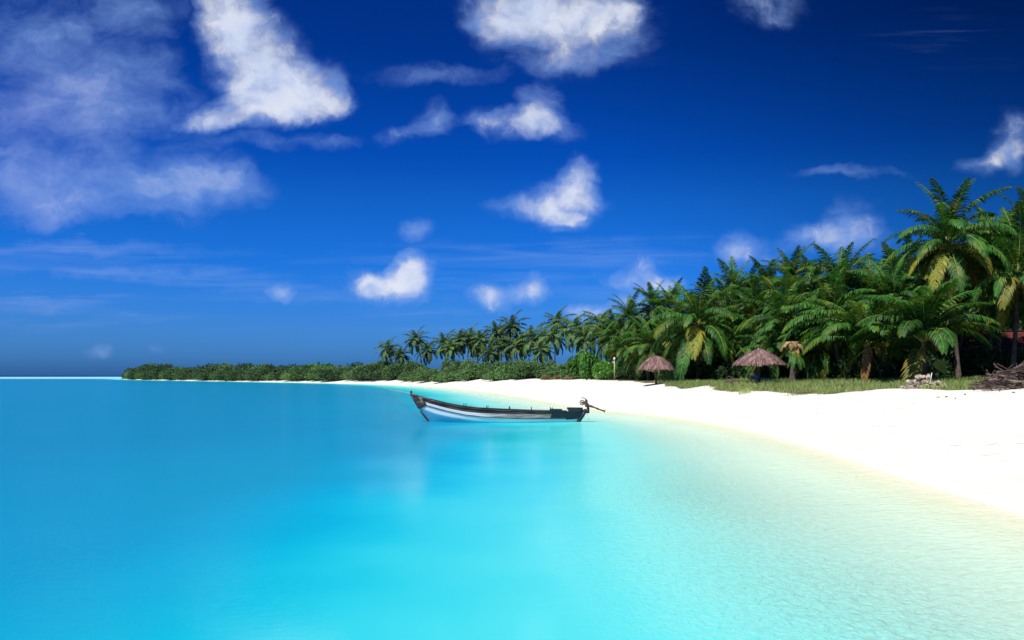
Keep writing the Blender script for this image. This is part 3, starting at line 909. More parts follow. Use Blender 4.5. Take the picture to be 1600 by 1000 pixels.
FC = [far_crown(q) for q in range(4)]
FAR = [(606, 545, 200, .92, 'palm standing apart at the seaward end of the far palm row'), (626, 556, 196, .85, 'low palm against the foot of the first far palms'),
       (650, 531, 198, .95, 'tall thin palm, second crown along the far row'), (668, 548, 193, .85, 'palm just beyond the tall thin second palm of the far row'),
       (695, 537, 190, 1.0, 'dense rounded crown after the gap in the far palm row'), (720, 531, 186, .95, 'palm close beside the dense rounded crown of the far row'),
       (735, 526, 196, .9, 'palm behind the dense rounded crown of the far row'), (752, 532, 184, 1.0, 'palm in the thick middle of the far row'),
       (777, 519, 182, .95, 'palm just seaward of the tallest far palm'), (784, 541, 174, 1.0, 'lower palm under the tallest far palm, seaward flank'),
       (800, 511, 172, 1.02, 'tallest palm of the far row, thin trunk and high crown'), (806, 540, 168, .9, 'palm half hidden behind the scrub below the tallest far palm'),
       (833, 529, 162, 1.0, 'palm next after the tallest far palm, landward side'), (861, 527, 152, 1.0, 'wide palm with pale drooping fronds in the far row'),
       (871, 505, 158, .95, 'high palm behind the wide pale palm of the far row'), (899, 514, 140, 1.0, 'large palm with yellow inner fronds close behind the scrub'),
       (914, 528, 134, .9, 'palm tucked beside the large yellow hearted palm'), (940, 508, 124, 1.0, 'largest palm of the far row, next to the grove'),
       (765, 552, 160, .8, 'short palm rising out of the scrub below the far row'), (845, 548, 140, .75, 'short palm with pale fronds in the scrub near the bright bush'),
       (742, 540, 195, .85, 'palm at the back of the thick middle of the far row'), (705, 545, 182, .85, 'low palm at the foot of the dense rounded crown'),
       (818, 535, 176, .85, 'back palm between tallest far palm and its landward neighbour'), (950, 530, 118, .9, 'palm between the far row and the bright green bush')]
for i, (px, py, Y, sc, lab) in enumerate(FAR):
    r = random.Random(i + 900)
    cx, cz = at(px, Y), up(py, Y)
    bx, by = cx + r.uniform(-.3, 1.6), Y + r.uniform(-.5, .5); bz = hz(bx, by)
    root = link('palm_tree', None, None, (bx, by, bz)); tag(root, lab, 'palm tree', 'far palms along the shore')
    t = Vector((cx - bx, Y - by, cz - bz))
    link('trunk', trunk_mesh((0, 0, 0), t, .16, i), root)
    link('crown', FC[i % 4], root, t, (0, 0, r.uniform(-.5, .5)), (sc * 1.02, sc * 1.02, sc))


# ------------------------------------------------------------------ shrubs
def foliage_mesh(rx, ry, h, nleaf, leaf, mat, seed, lobes=9, shag=.2):
    g = np.random.default_rng(seed)
    C = []; RAD = []
    for i in range(lobes):
        a = g.uniform(0, 2 * np.pi); q = np.sqrt(g.uniform(0, 1)) * .72
        k = g.uniform(.26, .44)
        z = g.uniform(.25, 1 - k * .75) * (1 - .45 * q)
        C.append((np.cos(a) * q * rx, np.sin(a) * q * ry, z * h)); RAD.append((k * rx, k * ry, k * h * .95))
    C = np.array(C); RAD = np.array(RAD)
    li = g.integers(0, lobes, nleaf)
    d = g.normal(size=(nleaf, 3)); d /= np.linalg.norm(d, axis=1)[:, None]
    rr = g.uniform(1 - shag * 2, 1 + shag, nleaf)[:, None]
    P = C[li] + d * RAD[li] * rr
    P = P[P[:, 2] > .02 * h]; d = d[:len(P)] if False else None
    n = len(P)
    nn = g.normal(size=(n, 3)) * .8 + np.array([0, -.25, .55]); nn /= np.linalg.norm(nn, axis=1)[:, None]
    t = np.cross(nn, g.normal(size=(n, 3))); t /= np.linalg.norm(t, axis=1)[:, None]
    b = np.cross(nn, t)
    s = leaf * g.uniform(.6, 1.25, n)[:, None]
    V = np.stack([P - t * s, P + b * s * .42 + nn * s * .12, P + t * s, P - b * s * .42 + nn * s * .12], 1).reshape(-1, 3)
    Fc = np.arange(n * 4).reshape(-1, 4)
    return new_mesh('foliage', V, Fc, [mat], False)


def stems_mesh(rx, h, seed, n=7):
    r = random.Random(seed); mb = MB()
    for i in range(n):
        a = r.uniform(0, 6.28); q = r.uniform(.2, .6) * rx
        tip = Vector((math.cos(a) * q, math.sin(a) * q, h * r.uniform(.55, .8)))
        mid = tip * .5 + Vector((r.uniform(-.1, .1) * rx, r.uniform(-.1, .1) * rx, .05 * h))
        mb.tube([Vector((math.cos(a) * .05, math.sin(a) * .05, -.15)), mid, tip], [.035 * h ** .5, .025 * h ** .5, .01], 5)
    return mb.mesh('stem', M['wood_twig'])


KIND = {}
for nm, mt, nl, lf, lobes, shag in (('scrub', 'scrub', 2600, .085, 10, .22), ('dark', 'scrub_dark', 2600, .075, 9, .25), ('bright', 'scrub_bright', 1500, .11, 9, .2),
                                    ('spit', 'spit_leaf', 2400, .075, 10, .2), ('spitpale', 'scrub', 2400, .075, 10, .2), ('dry', 'dry_scrub', 900, .10, 7, .3)):
    KIND[nm] = [(foliage_mesh(1, 1, 1, nl, lf, M[mt], 500 + k * 7 + len(nm), lobes, shag), stems_mesh(1, 1, 40 + k)) for k in range(3)]


def shrub(kind, x, y, w, h, label, group, seed=0, dp=None):
    r = random.Random(seed * 31 + int(x * 10))
    fm, sm = KIND[kind][r.randrange(3)]
    o = link('shrub', None, None, (x, y, hz(x, y) - .05), (0, 0, r.uniform(0, 6.28)))
    tag(o, label, 'shrub', group)
    s = (w / 2, (dp or w) / 2, h)
    link('foliage', fm, o, (0, 0, 0), (0, 0, 0), s)
    link('stem', sm, o, (0, 0, 0), (0, 0, 0), s)
    return o


# the low far spit
line = np.array([img(612, 599.9), img(560, 599), img(520, 598.4), img(400, 596.4), (-125, 300), (-168, 352), (-204, 428)])
seg = np.linalg.norm(np.diff(line, axis=0), axis=1); cum = np.concatenate([[0], np.cumsum(seg)])
r = random.Random(3)
n1 = 76
for row in range(2):
    for i in range(n1):
        sdist = cum[-1] * (i + r.uniform(.2, .8)) / n1
        k = min(int(np.searchsorted(cum, sdist)) - 1, len(seg) - 1); k = max(k, 0)
        f = (sdist - cum[k]) / seg[k]
        p = line[k] * (1 - f) + line[k + 1] * f
        dvec = (line[k + 1] - line[k]) / seg[k]; inl = np.array([dvec[1], -dvec[0]])
        p = p + inl * ((np.interp(sdist / cum[-1], [0, .2, .34, 1], [4.6, 4.4, 3.2, 2.8]) if row == 0 else 8.5) + r.uniform(-.8, 1.2))
        u = sdist / cum[-1]
        hh = np.interp(u, [0, .25, .5, .8, .94, 1.0], [3.4, 4.0, 4.4, 5.6, 5.4, 3.2]) * r.uniform(.62, 1.18) * (1 if row == 0 else 1.15)
        pxx = 800 + F * p[0] / p[1]
        kind = 'spit' if r.random() < .7 else 'spitpale'; lab = 'dense dark green shrub in the line along the low far spit'; grp = 'shrubs along the low far spit'
        if row == 1:
            lab = 'taller shrub in the second line behind the front shrubs of the low far spit'; grp = 'back shrubs of the low far spit'
        if row == 1 and 484 < pxx < 530 and r.random() < .8:
            kind = 'bright'; lab = 'bright green shrub among the dark shrubs of the low far spit'; grp = 'bright shrubs on the low far spit'
        shrub(kind, p[0], p[1], r.uniform(5.5, 12.5), hh * .95, lab, grp, i + row * 100)

# grey green scrub before the far palms
r = random.Random(8)
for row in range(3):
    for i in range(17):
        px = 590 + (925 - 590) * (i + r.uniform(.1, .9)) / 17
        Y = np.interp(px, [590, 700, 800, 860, 925], [196, 150, 124, 112, 98]) + row * 7 + r.uniform(-1.5, 1.5)
        x = at(px, Y)
        hh = np.interp(px, [590, 640, 760, 860, 925], [3.5, 2.7, 2.6, 2.2, 1.7]) * r.uniform(.62, 1.25) * (1 + .14 * row)
        shrub('scrub', x, Y, r.uniform(4.6, 6.4), hh, ('grey green low scrub bush at the top of the white sand below the far palms' if row == 0 else
              'grey green scrub bush in the thicket between front scrub and far palms'), ('front scrub above the white sand' if row == 0 else 'scrub thicket below the far palms'), i + 300 + row * 40)
for i, (px, py, Y, w, lab) in enumerate([(927, 549, 93, 4.6, 'bright green leafy bush at the end of the grey scrub, tallest of the bright bushes'), (947, 564, 87, 3.8, 'bright green bush directly behind the white capped post'),
                                   (906, 544, 101, 4.4, 'bright green bush rising over the grey scrub beside the far palms'), (968, 572, 87, 2.2, 'small bright bush between white capped post and the palms')]):
    x = at(px, Y)
    shrub('bright', x, Y, w, up(py, Y) - hz(x, Y), lab, 'bright green beach bushes', i + 600)
for i, (px, Y, w) in enumerate([(852, 106, 2.6), (876, 103, 2.8), (893, 100, 2.2)]):
    x = at(px, Y)
    shrub('dry', x, Y, w, .75, ('dry brown bush in the brown patch, farthest from the bright bushes', 'widest dry brown bush in the brown patch by the sand', 'dry brown bush of the brown patch, next to the bright bushes')[i], 'dry bushes at the sand edge', i + 650)

# undergrowth below the palms
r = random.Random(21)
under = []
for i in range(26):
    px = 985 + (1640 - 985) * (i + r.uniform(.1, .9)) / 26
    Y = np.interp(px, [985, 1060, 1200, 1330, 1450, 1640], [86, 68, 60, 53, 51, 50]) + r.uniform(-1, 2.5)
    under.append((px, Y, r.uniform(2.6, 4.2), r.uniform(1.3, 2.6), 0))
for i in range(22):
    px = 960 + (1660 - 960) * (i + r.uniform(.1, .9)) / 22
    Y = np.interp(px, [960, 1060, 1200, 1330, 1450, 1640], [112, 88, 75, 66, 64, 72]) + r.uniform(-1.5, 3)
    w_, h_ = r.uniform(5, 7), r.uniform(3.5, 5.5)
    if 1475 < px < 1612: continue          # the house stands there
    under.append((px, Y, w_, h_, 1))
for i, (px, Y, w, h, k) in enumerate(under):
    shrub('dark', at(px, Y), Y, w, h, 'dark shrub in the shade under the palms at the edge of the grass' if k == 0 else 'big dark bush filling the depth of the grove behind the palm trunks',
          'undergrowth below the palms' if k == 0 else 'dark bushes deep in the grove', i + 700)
# leafy broadleaf trees deep in the grove
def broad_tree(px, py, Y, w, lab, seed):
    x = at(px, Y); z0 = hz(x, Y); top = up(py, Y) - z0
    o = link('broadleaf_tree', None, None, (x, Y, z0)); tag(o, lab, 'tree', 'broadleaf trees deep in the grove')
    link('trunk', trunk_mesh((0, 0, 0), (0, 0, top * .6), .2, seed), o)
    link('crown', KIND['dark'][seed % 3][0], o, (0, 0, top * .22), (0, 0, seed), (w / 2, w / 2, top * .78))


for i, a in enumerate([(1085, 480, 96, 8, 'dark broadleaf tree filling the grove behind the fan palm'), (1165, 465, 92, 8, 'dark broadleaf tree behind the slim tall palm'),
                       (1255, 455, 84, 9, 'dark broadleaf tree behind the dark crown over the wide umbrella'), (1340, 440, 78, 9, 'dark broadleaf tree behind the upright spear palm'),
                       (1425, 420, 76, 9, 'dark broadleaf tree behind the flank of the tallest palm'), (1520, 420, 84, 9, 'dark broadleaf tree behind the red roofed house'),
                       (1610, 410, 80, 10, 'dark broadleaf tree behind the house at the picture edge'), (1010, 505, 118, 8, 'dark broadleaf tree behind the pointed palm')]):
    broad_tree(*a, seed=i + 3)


# ------------------------------------------------------------------ grass
def grass_mesh():
    g = np.random.default_rng(4)
    N = 150000
    y = g.uniform(29, 66, N); px = g.uniform(1000, 1680, N); x = (px - 800) / F * y
    keep = g.uniform(0, 1, N) < (y / 66) ** 1.0
    x, y = x[keep], y[keep]
    v = veg_mask(x, y)
    pn = vnoise(x * .9, y * .9, 31)
    k = (v > .12) & (v + (pn - .5) * 1.3 > .5) & (g.uniform(0, 1, len(x)) < .35 + .65 * pn)
    # a few runners creeping out over the bare sand
    k |= (v > .02) & (g.uniform(0, 1, len(x)) < .05)
    x, y, pn = x[k], y[k], pn[k]
    z = height(x, y)[0]
    n = len(x)
    h = g.uniform(.10, .30, n) * (.6 + .8 * pn)
    a = g.uniform(0, 2 * np.pi, n); w = g.uniform(.008, .018, n)
    ln = g.uniform(.2, .9, n) * h; la = g.uniform(0, 2 * np.pi, n)
    dx_, dy_ = np.cos(a) * w, np.sin(a) * w
    lx, ly = np.cos(la) * ln, np.sin(la) * ln
    z = z - .01
    V = np.stack([np.stack([x - dx_, y - dy_, z], -1), np.stack([x + dx_, y + dy_, z], -1),
                  np.stack([x + dx_ * .7 + lx * .35, y + dy_ * .7 + ly * .35, z + h * .65], -1), np.stack([x - dx_ * .7 + lx * .35, y - dy_ * .7 + ly * .35, z + h * .65], -1),
                  np.stack([x + lx, y + ly, z + h], -1)], 1).reshape(-1, 3)
    b = np.arange(n)[:, None] * 5
    q = (b + np.array([0, 1, 2, 3])).tolist(); t = (b + np.array([3, 2, 4])).tolist()
    return new_mesh('grass', V.tolist(), q + t, [M['grass']], False)


tag(link('grass', grass_mesh()), 'sparse sunlit beach grass on the sand below the palms', 'grass', kind='stuff')
# ------------------------------------------------------------------ the moored boat
def boat():
    YB = 34.4; K = YB / F
    X = lambda px: (px - 780) * K
    root = link('fishing_boat', None, None, (at(780, YB), YB, -0.035))
    tag(root, 'long narrow white fishing boat with dark upswept bow moored in shallow turquoise water', 'boat')
    PXS = [641, 655, 670, 690, 715, 740, 780, 820, 860, 885, 914]
    ZS = [1.22, 1.07, .945, .79, .655, .585, .53, .495, .485, .495, .52]
    sheer = lambda u: float(np.interp(641 + 273 * u, PXS, ZS))
    xf = lambda z: X(np.interp(z, [-.35, 0, .6, 1.22], [690, 672, 654, 641]))
    xa = lambda z: X(np.interp(z, [-.35, 0, .52], [892, 901, 914]))
    BM = lambda u: .66 * max(math.sin(math.pi * min(u, 1) ** .9), 0) ** .72

    def sec(z, u):           # half breadth at height z
        zs = sheer(u); f = (z + .35) / (zs + .35)
        return BM(u) * float(np.interp(f, [0, .15, .30, .42, .54, .66, .8, 1], [.05, .34, .64, .84, .94, .975, .99, 1.0]))

    def pt(z, u, s, off=0.0):
        return Vector((xf(z) * (1 - u) + xa(z) * u, s * (sec(z, u) + off), z))
    us = [1 - (1 - i / 56) ** 1.0 for i in range(57)]

    def band(d0, d1, off, rows=3, u0=0.0, u1=1.0, bottom=False, thick=0.0):
        mb = MB()
        for s in (-1, 1):
            uu = [u for u in us if u0 - 1e-6 <= u <= u1 + 1e-6]
            vs = []
            for u in uu:
                zs = sheer(u)
                za = zs - (d0(u) if callable(d0) else d0); zb = -.35 if bottom else zs - d1
                for k in range(rows + 1):
                    vs.append(pt(za + (zb - za) * k / rows, u, s, off))
            m = rows + 1; fs = []
            for i in range(len(uu) - 1):
                for k in range(rows):
                    q = (i * m + k, (i + 1) * m + k, (i + 1) * m + k + 1, i * m + k + 1)
                    fs.append(q if s < 0 else tuple(reversed(q)))
            mb.add(vs, fs)
        return mb
    link('upper_strake', band(0.0, .165, .0).mesh('upper_strake', M['boat_dark']), root)
    link('stripe_plank', band(lambda u: float(np.interp(u, [0, .3, .7, 1], [.155, .155, .10, .10])), .285, .012, 3, 0, 1.0).mesh('stripe_plank', M['boat_blend']), root)['label'] = 'white painted plank, peeling to bare grey wood aft'
    bb = MB()
    for s in (-1, 1):
        vs = []; NU = 8
        for i in range(NU + 1):
            u = .066 * i / NU
            for k in range(7):
                dp = -.002 + (.66 - .37 * i / NU) * k / 6
                vs.append(pt(sheer(u) - dp, u, s, .024))
        fs = []
        for i in range(NU):
            for k in range(6):
                q = (i * 7 + k, (i + 1) * 7 + k, (i + 1) * 7 + k + 1, i * 7 + k + 1)
                fs.append(q if s < 0 else tuple(reversed(q)))
        bb.add(vs, fs)
    link('bow_plate', bb.mesh('bow_plate', M['boat_dark']), root)
    rr = MB()
    for s in (-1, 1):
        rr.tube([pt(sheer(u) - .30, u, s, .012) for u in us], .019, 6)
    link('rub_rail', rr.mesh('rub_rail', M['boat_dark']), root)
    link('hull', band(.295, 0, 0, 9, 0, 1, True).mesh('hull', M['hull_colour']), root)
    gw = MB()
    for s in (-1, 1):
        gw.tube([pt(sheer(u), u, s, -.01) + Vector((0, 0, .012)) for u in us], .034, 7)
    link('gunwale', gw.mesh('gunwale', M['boat_dark']), root)
    lin = MB()
    for s in (-1, 1):
        vs = []; 
        for u in us:
            zs = sheer(u)
            for k in range(5):
                z = zs - .02 + (.14 - zs + .02) * k / 4
                q = pt(z, u, s, -.03); q.y = s * max(abs(q.y) if q.y * s > 0 else 0, 0)
                vs.append(q)
        fs = []
        for i in range(len(us) - 1):
            for k in range(4):
                q = (i * 5 + k, i * 5 + k + 1, (i + 1) * 5 + k + 1, (i + 1) * 5 + k)
                fs.append(q if s < 0 else tuple(reversed(q)))
        lin.add(vs, fs)
    link('inner_planking', lin.mesh('inner_planking', M['boat_inside']), root)
    fl = MB(); vs = []
    for u in us:
        a = pt(.14, u, 1, -.012); vs += [a, Vector((a.x, -a.y, .14))]
    fl.add(vs, [(2 * i, 2 * i + 1, 2 * i + 3, 2 * i + 2) for i in range(len(us) - 1)])
    link('floor_board', fl.mesh('floor_board', M['boat_inside'], False), root)
    # raked stem with a dark cutwater wedge, and a tall knob
    st = MB()
    sp_ = [Vector((xf(z) - .012, 0, z)) for z in (-.3, -.1, .1, .3, .5)]
    st.tube(sp_, [.05, .05, .05, .05, .05], 6)
    link('stem_post', st.mesh('stem_post', M['boat_dark']), root)
    wd = MB()
    prof = [(640.2, 615), (655, 619.5), (668, 626), (664, 630), (657.5, 632), (653.2, 637.5), (650, 632)]
    P2 = [Vector((X(a), 0, (659 - b) * K)) for a, b in prof]
    vs = [p + Vector((0, -.055, 0)) for p in P2] + [p + Vector((0, .055, 0)) for p in P2]; n = len(P2)
    wd.add(vs, [tuple(range(n)), tuple(reversed(range(n, 2 * n)))] + [((i + 1) % n, i, n + i, n + (i + 1) % n) for i in range(n)])
    bw = link('bow_block', wd.mesh('bow_block', M['boat_dark'], False), root)
    bw.modifiers.new('bevel', 'BEVEL').width = .012
    link('bow_knob', MB().tube([(X(642.2), 0, 1.17), (X(642.2), 0, 1.27), (X(642.1), 0, 1.32), (X(642), 0, 1.36)], [.03, .035, .055, .03], 8).mesh('bow_knob', M['boat_navy']), root)
    lash = MB()
    for k in range(3):
        u = .045 + .006 * k
        loop = []
        for j in range(13):
            t = j / 12
            s = -1 if j <= 6 else 1
            z = sheer(u) + .03 - .32 * (t * 2 if j <= 6 else 2 - t * 2)
            q = pt(z, u, s, .022); q.x += .07 * (t * 2 if j <= 6 else 2 - 2 * t) * -1
            loop.append(q)
        lash.tube(loop, .011, 5)
    link('rope_lashing', lash.mesh('rope_lashing', M['rope']), root)
    # stern post, dark aft quarter and aft rail
    sp2 = MB().tube([Vector((xa(z) + .03 + .02 * z, 0, z)) for z in (-.3, -.1, .1, .3, .56)], [.075, .08, .085, .085, .075], 6)
    link('stern_post', sp2.mesh('stern_post', M['boat_navy']), root)
    link('stern_quarter', band(-.005, .27, .022, 4, .795, 1.0).mesh('stern_quarter', M['boat_navy']), root)
    lowq = band(.26, .36, .018, 2, .895, 1.0)
    link('stern_quarter', lowq.mesh('stern_quarter', M['boat_navy']), root)
    ar = MB()
    for (u0, u1) in ((.79, .862), (.895, .985)):
        for s in (-1, 1):
            a = pt(sheer(u0), u0, s); b = pt(sheer(u1), u1, s)
            c = (a + b) / 2 + Vector((0, 0, .045 if u0 < .85 else .075)); d = b - a
            ar.box(c, (d.length, .05, .085 if u0 < .85 else .13), Matrix.Rotation(math.atan2(d.y, d.x), 3, 'Z'))
    link('aft_rail', ar.mesh('aft_rail', M['boat_navy'], False), root)
    bx = pt(sheer(.88), .88, 1)
    link('aft_thwart', MB().box((bx.x, 0, sheer(.88) + .035), (.24, 2 * bx.y, .07)).mesh('aft_thwart', M['cushion'], False), root)['label'] = 'pale plank seat'
    for u in (.2, .36, .52, .66, .76):
        q = pt(sheer(u) - .12, u, 1, -.02)
        link('thwart', MB().box((q.x, 0, q.z), (.2, 2 * q.y, .04)).mesh('thwart', M['boat_inside'], False), root)
    pin = MB().tube([(0, 0, -.03), (.005, 0, .1), (.02, 0, .2)], [.022, .02, .014], 6).mesh('thole_pin', M['boat_dark'])
    for i, px in enumerate((718, 753, 789, 826, 859, 862.5)):
        u = (px - 641) / 273
        for s in ((-1, 1) if i < 5 else (-1,)):
            q = pt(sheer(u), u, s)
            link('thole_pin', pin, root, q, (0, R(-8 + 5 * i), R(40 * i)), (1, 1, 1 if s < 0 else .8))
    # long shaft engine on a swivel at the stern
    eng = link('engine', None, root, (X(917.5), -.05, .50))
    link('mount', MB().box((0, 0, 0), (.16, .2, .18)).tube([(0, 0, -.05), (.03, 0, .12), (.0, 0, .32)], [.07, .06, .05], 7).mesh('mount', M['boat_navy']), eng)
    link('motor_block', MB().box((-.10, 0, .33), (.20, .2, .15), Matrix.Rotation(R(20), 3, 'Y')).box((-.03, 0, .25), (.14, .16, .16)).mesh('motor_block', M['iron'], False), eng)
    fw = MB(); fw.tube([(-.23 + .09 * math.cos(t * .5236), -.06, .36 + .10 * math.sin(t * .5236)) for t in range(13)], .022, 6, False)
    fw.tube([(-.23, -.09, .36), (-.23, .09, .36)], [.045, .045], 8)
    link('flywheel', fw.mesh('flywheel', M['iron']), eng)
    link('tank', MB().tube([(-.05, -.11, .445), (-.05, .11, .445)], [.055, .055], 9).mesh('tank', M['iron']), eng)
    link('tiller', MB().tube([(.0, 0, .38), (-.05, 0, .50), (-.14, 0, .545), (-.26, 0, .585)], [.02, .018, .016, .014], 6).mesh('tiller', M['iron']), eng)
    link('drive_shaft', MB().tube([(.0, 0, .25), (.20, 0, .19), (.27, 0, .165), (.72, 0, -.01)], [.05, .055, .034, .028], 8).tube([(.40, 0, .115), (.46, 0, .09)], [.045, .045], 8).tube([(.66, 0, .03), (.73, 0, .0)], [.045, .03], 8).mesh('drive_shaft', M['iron']), eng)
    pr = MB()
    for k in range(3):
        rot = Matrix.Rotation(R(21), 3, 'Y') @ Matrix.Rotation(k * 2.094, 3, 'X')
        pts = [(0, -.02, 0), (.0, .035, .03), (.02, .03, .10), (-.01, -.02, .10)]
        vs = [rot @ Vector(p) + Vector((.73, 0, -.005)) for p in pts]
        vs += [v + Vector((.012, 0, .004)) for v in vs]
        pr.add(vs, [(0, 1, 2, 3), (7, 6, 5, 4), (0, 4, 5, 1), (1, 5, 6, 2), (2, 6, 7, 3), (3, 7, 4, 0)])
    link('propeller', pr.mesh('propeller', M['iron'], False), eng)
    # loose line hanging at the stern
    link('stern_line', MB().tube([(X(917), -.1, .40), (X(918.5), -.11, .2), (X(918), -.1, -.05)], .008, 5).mesh('stern_line', M['rope']), root)
    for p in list(root.children): pass
    root.rotation_euler = (0, 0, R(-1.0))
    # mooring rope running off the bow to the far beach
    a = Vector((at(642, YB), YB, 1.21)); e = img(592, 600.6); b = Vector((e[0], e[1], .12))
    pts = []
    for i in range(41):
        t = i / 40
        q = a.lerp(b, t); q.z -= .28 * math.sin(math.pi * t); q.z = max(q.z, .03); pts.append(q)
    tag(link('mooring_rope', MB().tube(pts, .014, 6).mesh('mooring_rope', M['rope'])), 'long pale mooring rope from the bow of the boat to the beach', 'rope')


boat()


# ------------------------------------------------------------------ thatched umbrellas
def umbrella(px, ybase, Y, half, apex, rim, label, seed, dome):
    x = at(px, Y); z0 = hz(x, Y)
    root = link('beach_umbrella', None, None, (x, Y, z0)); tag(root, label, 'umbrella', 'thatched beach umbrellas')
    link('post', MB().tube([(0, 0, -.3), (.01, 0, rim * .5), (0, 0, apex - .12)], [.085, .075, .06], 9).mesh('post', M['post']), root)
    g = random.Random(seed)

    def prof(q):                       # height of the roof at radius q*half
        return rim + (apex - rim) * (1 - q ** dome)
    ribs = MB()
    for k in range(8):
        a = k * math.pi / 4 + .2
        ribs.tube([(math.cos(a) * half * q, math.sin(a) * half * q, prof(q) - .07) for q in (.04, .35, .65, .93)], .022, 5)
        ribs.tube([(0, 0, rim - .12), (math.cos(a) * half * .6, math.sin(a) * half * .6, prof(.6) - .09)], .018, 5)
    link('rib', ribs.mesh('rib', M['post']), root)
    sh = MB(); vs = []; fs = []; nr, na = 9, 36
    for i in range(nr):
        q = (i + .25) / (nr - .75) * .98
        for k in range(na):
            a = 2 * math.pi * k / na; w = 1 + .035 * math.sin(5 * a + seed) + .02 * math.sin(11 * a)
            vs.append((math.cos(a) * half * q * w, math.sin(a) * half * q * w, prof(q) - .045))
    for i in range(nr - 1):
        for k in range(na):
            k2 = (k + 1) % na
            fs.append((i * na + k, i * na + k2, (i + 1) * na + k2, (i + 1) * na + k))
    sh.add(vs, fs)
    for row in range(15):
        q0 = .03 + .90 * row / 14
        cnt = int(22 + 150 * q0)
        for k in range(cnt):
            a = 2 * math.pi * (k + g.uniform(0, 1)) / cnt
            q1 = min(q0 + g.uniform(.10, .24), 1.02 + .05 * math.sin(3 * a + seed) + .09 * g.random())
            w = g.uniform(.018, .05); lift = g.uniform(.0, .05) + (.09 if g.random() < .06 else 0)
            da = g.uniform(-.06, .06)
            sag = 0.0
            p0 = Vector((math.cos(a) * half * q0, math.sin(a) * half * q0, prof(q0) + lift))
            p1 = Vector((math.cos(a + da) * half * q1, math.sin(a + da) * half * q1, prof(min(q1, 1)) + lift * .7 - max(q1 - 1, 0) * half - sag))
            tv = Vector((-math.sin(a), math.cos(a), 0)) * w
            sh.add([p0 - tv, p0 + tv, p1 + tv * .8, p1 - tv * .8], [(0, 1, 2, 3)])
    fr = sh
    for k in range(260):
        a = g.uniform(0, 6.283); q = g.uniform(.93, 1.03)
        ln = g.uniform(.08, .24) * (1.25 if math.sin(4 * a + seed) > .2 else .7); w = g.uniform(.012, .035)
        p0 = Vector((math.cos(a) * half * q, math.sin(a) * half * q, prof(min(q, 1)) + .02)); tv = Vector((-math.sin(a), math.cos(a), 0)) * w
        p1 = p0 + Vector((math.cos(a) * ln * .35, math.sin(a) * ln * .35, -ln)) + tv * g.uniform(-1, 1)
        fr.add([p0 - tv, p0 + tv, p1 + tv * .4, p1 - tv * .4], [(0, 1, 2, 3)])
    link('thatch_roof', sh.mesh('thatch_roof', M['thatch'], False), root)
    return root


u1 = umbrella(1025, 599, 62, 1.40, 2.18, 1.20, 'narrow domed thatched umbrella on bare white sand', 3, 1.9)
u2 = umbrella(1186, 600, 51, 1.62, 2.22, 1.27, 'wide flat thatched umbrella standing in the grass', 8, 1.35)

# sun lounger in the shade of the wide umbrella
def lounger(px, Y):
    x = at(px, Y); z0 = hz(x, Y)
    o = link('sun_lounger', None, None, (x, Y, z0), (0, 0, R(8))); tag(o, 'low blue grey sun lounger with white headrest in the shade of the wide umbrella', 'sun lounger')
    fm = MB()
    for s in (-1, 1): fm.box((0, s * .30, .26), (1.15, .05, .06))
    link('frame', fm.mesh('frame', M['lounge_blue'], False), o)
    for sx in (-.45, .5):
        for s in (-1, 1): link('leg', MB().tube([(sx, s * .30, -.05), (sx, s * .30, .25)], .025, 6).mesh('leg', M['lounge_blue']), o)
    link('seat', MB().box((.2, 0, .31), (.78, .56, .05)).mesh('seat', M['lounge_blue'], False), o)
    link('backrest', MB().box((-.36, 0, .46), (.5, .56, .05), Matrix.Rotation(R(38), 3, 'Y')).mesh('backrest', M['lounge_blue'], False), o)
    hd = MB().tube([(-.55, -.27, .58), (-.55, .27, .58)], [.09, .09], 10)
    link('headrest', hd.mesh('headrest', M['white_paint']), o)


lounger(1188, 52.5)

# cut log by the grass
lx, ly = at(1152, 53), 53.0
lg = MB().tube([(-.75, 0, .17), (-.3, .03, .19), (.3, 0, .15), (.95, .05, .12)], [.17, .19, .15, .10], 11)
lg.tube([(-.1, 0, .25), (-.5, .05, .55)], [.05, .02], 6)
tag(link('fallen_log', lg.mesh('fallen_log', M['post']), None, (lx, ly, hz(lx, ly) - .03), (0, 0, R(-8))), 'dark fallen log with a broken branch between fan palm and wide umbrella', 'log')
# heap of sand beside it is part of the ground: a low mound of dry litter
# white capped post at the head of the beach
def capped_post(px, Y):
    x = at(px, Y); z0 = hz(x, Y)
    o = link('marker_post', None, None, (x, Y, z0)); tag(o, 'thin pale post with a white cap standing before the bright green bush', 'post')
    link('pole', MB().tube([(0, 0, .4), (0, 0, 2.2)], [.045, .04], 8).mesh('pole', M['cushion']), o)
    link('base', MB().tube([(0, 0, -.3), (0, 0, .45)], [.085, .075], 8).mesh('base', M['post']), o)
    link('cap', MB().tube([(0, 0, 2.12), (0, 0, 2.18), (0, 0, 2.34), (0, 0, 2.42)], [.06, .12, .11, .03], 9).mesh('cap', M['white_paint']), o)
    link('bracket', MB().box((-.09, 0, 1.9), (.2, .08, .14)).mesh('bracket', M['cushion'], False), o)


capped_post(960, 84)
wx, wy = at(1453, 38), 38.0
tag(link('stake', MB().tube([(0, 0, -.2), (.045, 0, .32), (.09, 0, .62)], [.024, .022, .018], 7).mesh('stake', M['white_paint']), None, (wx, wy, hz(wx, wy))), 'thin white stake leaning out of the grass behind the rock pile', 'stake')

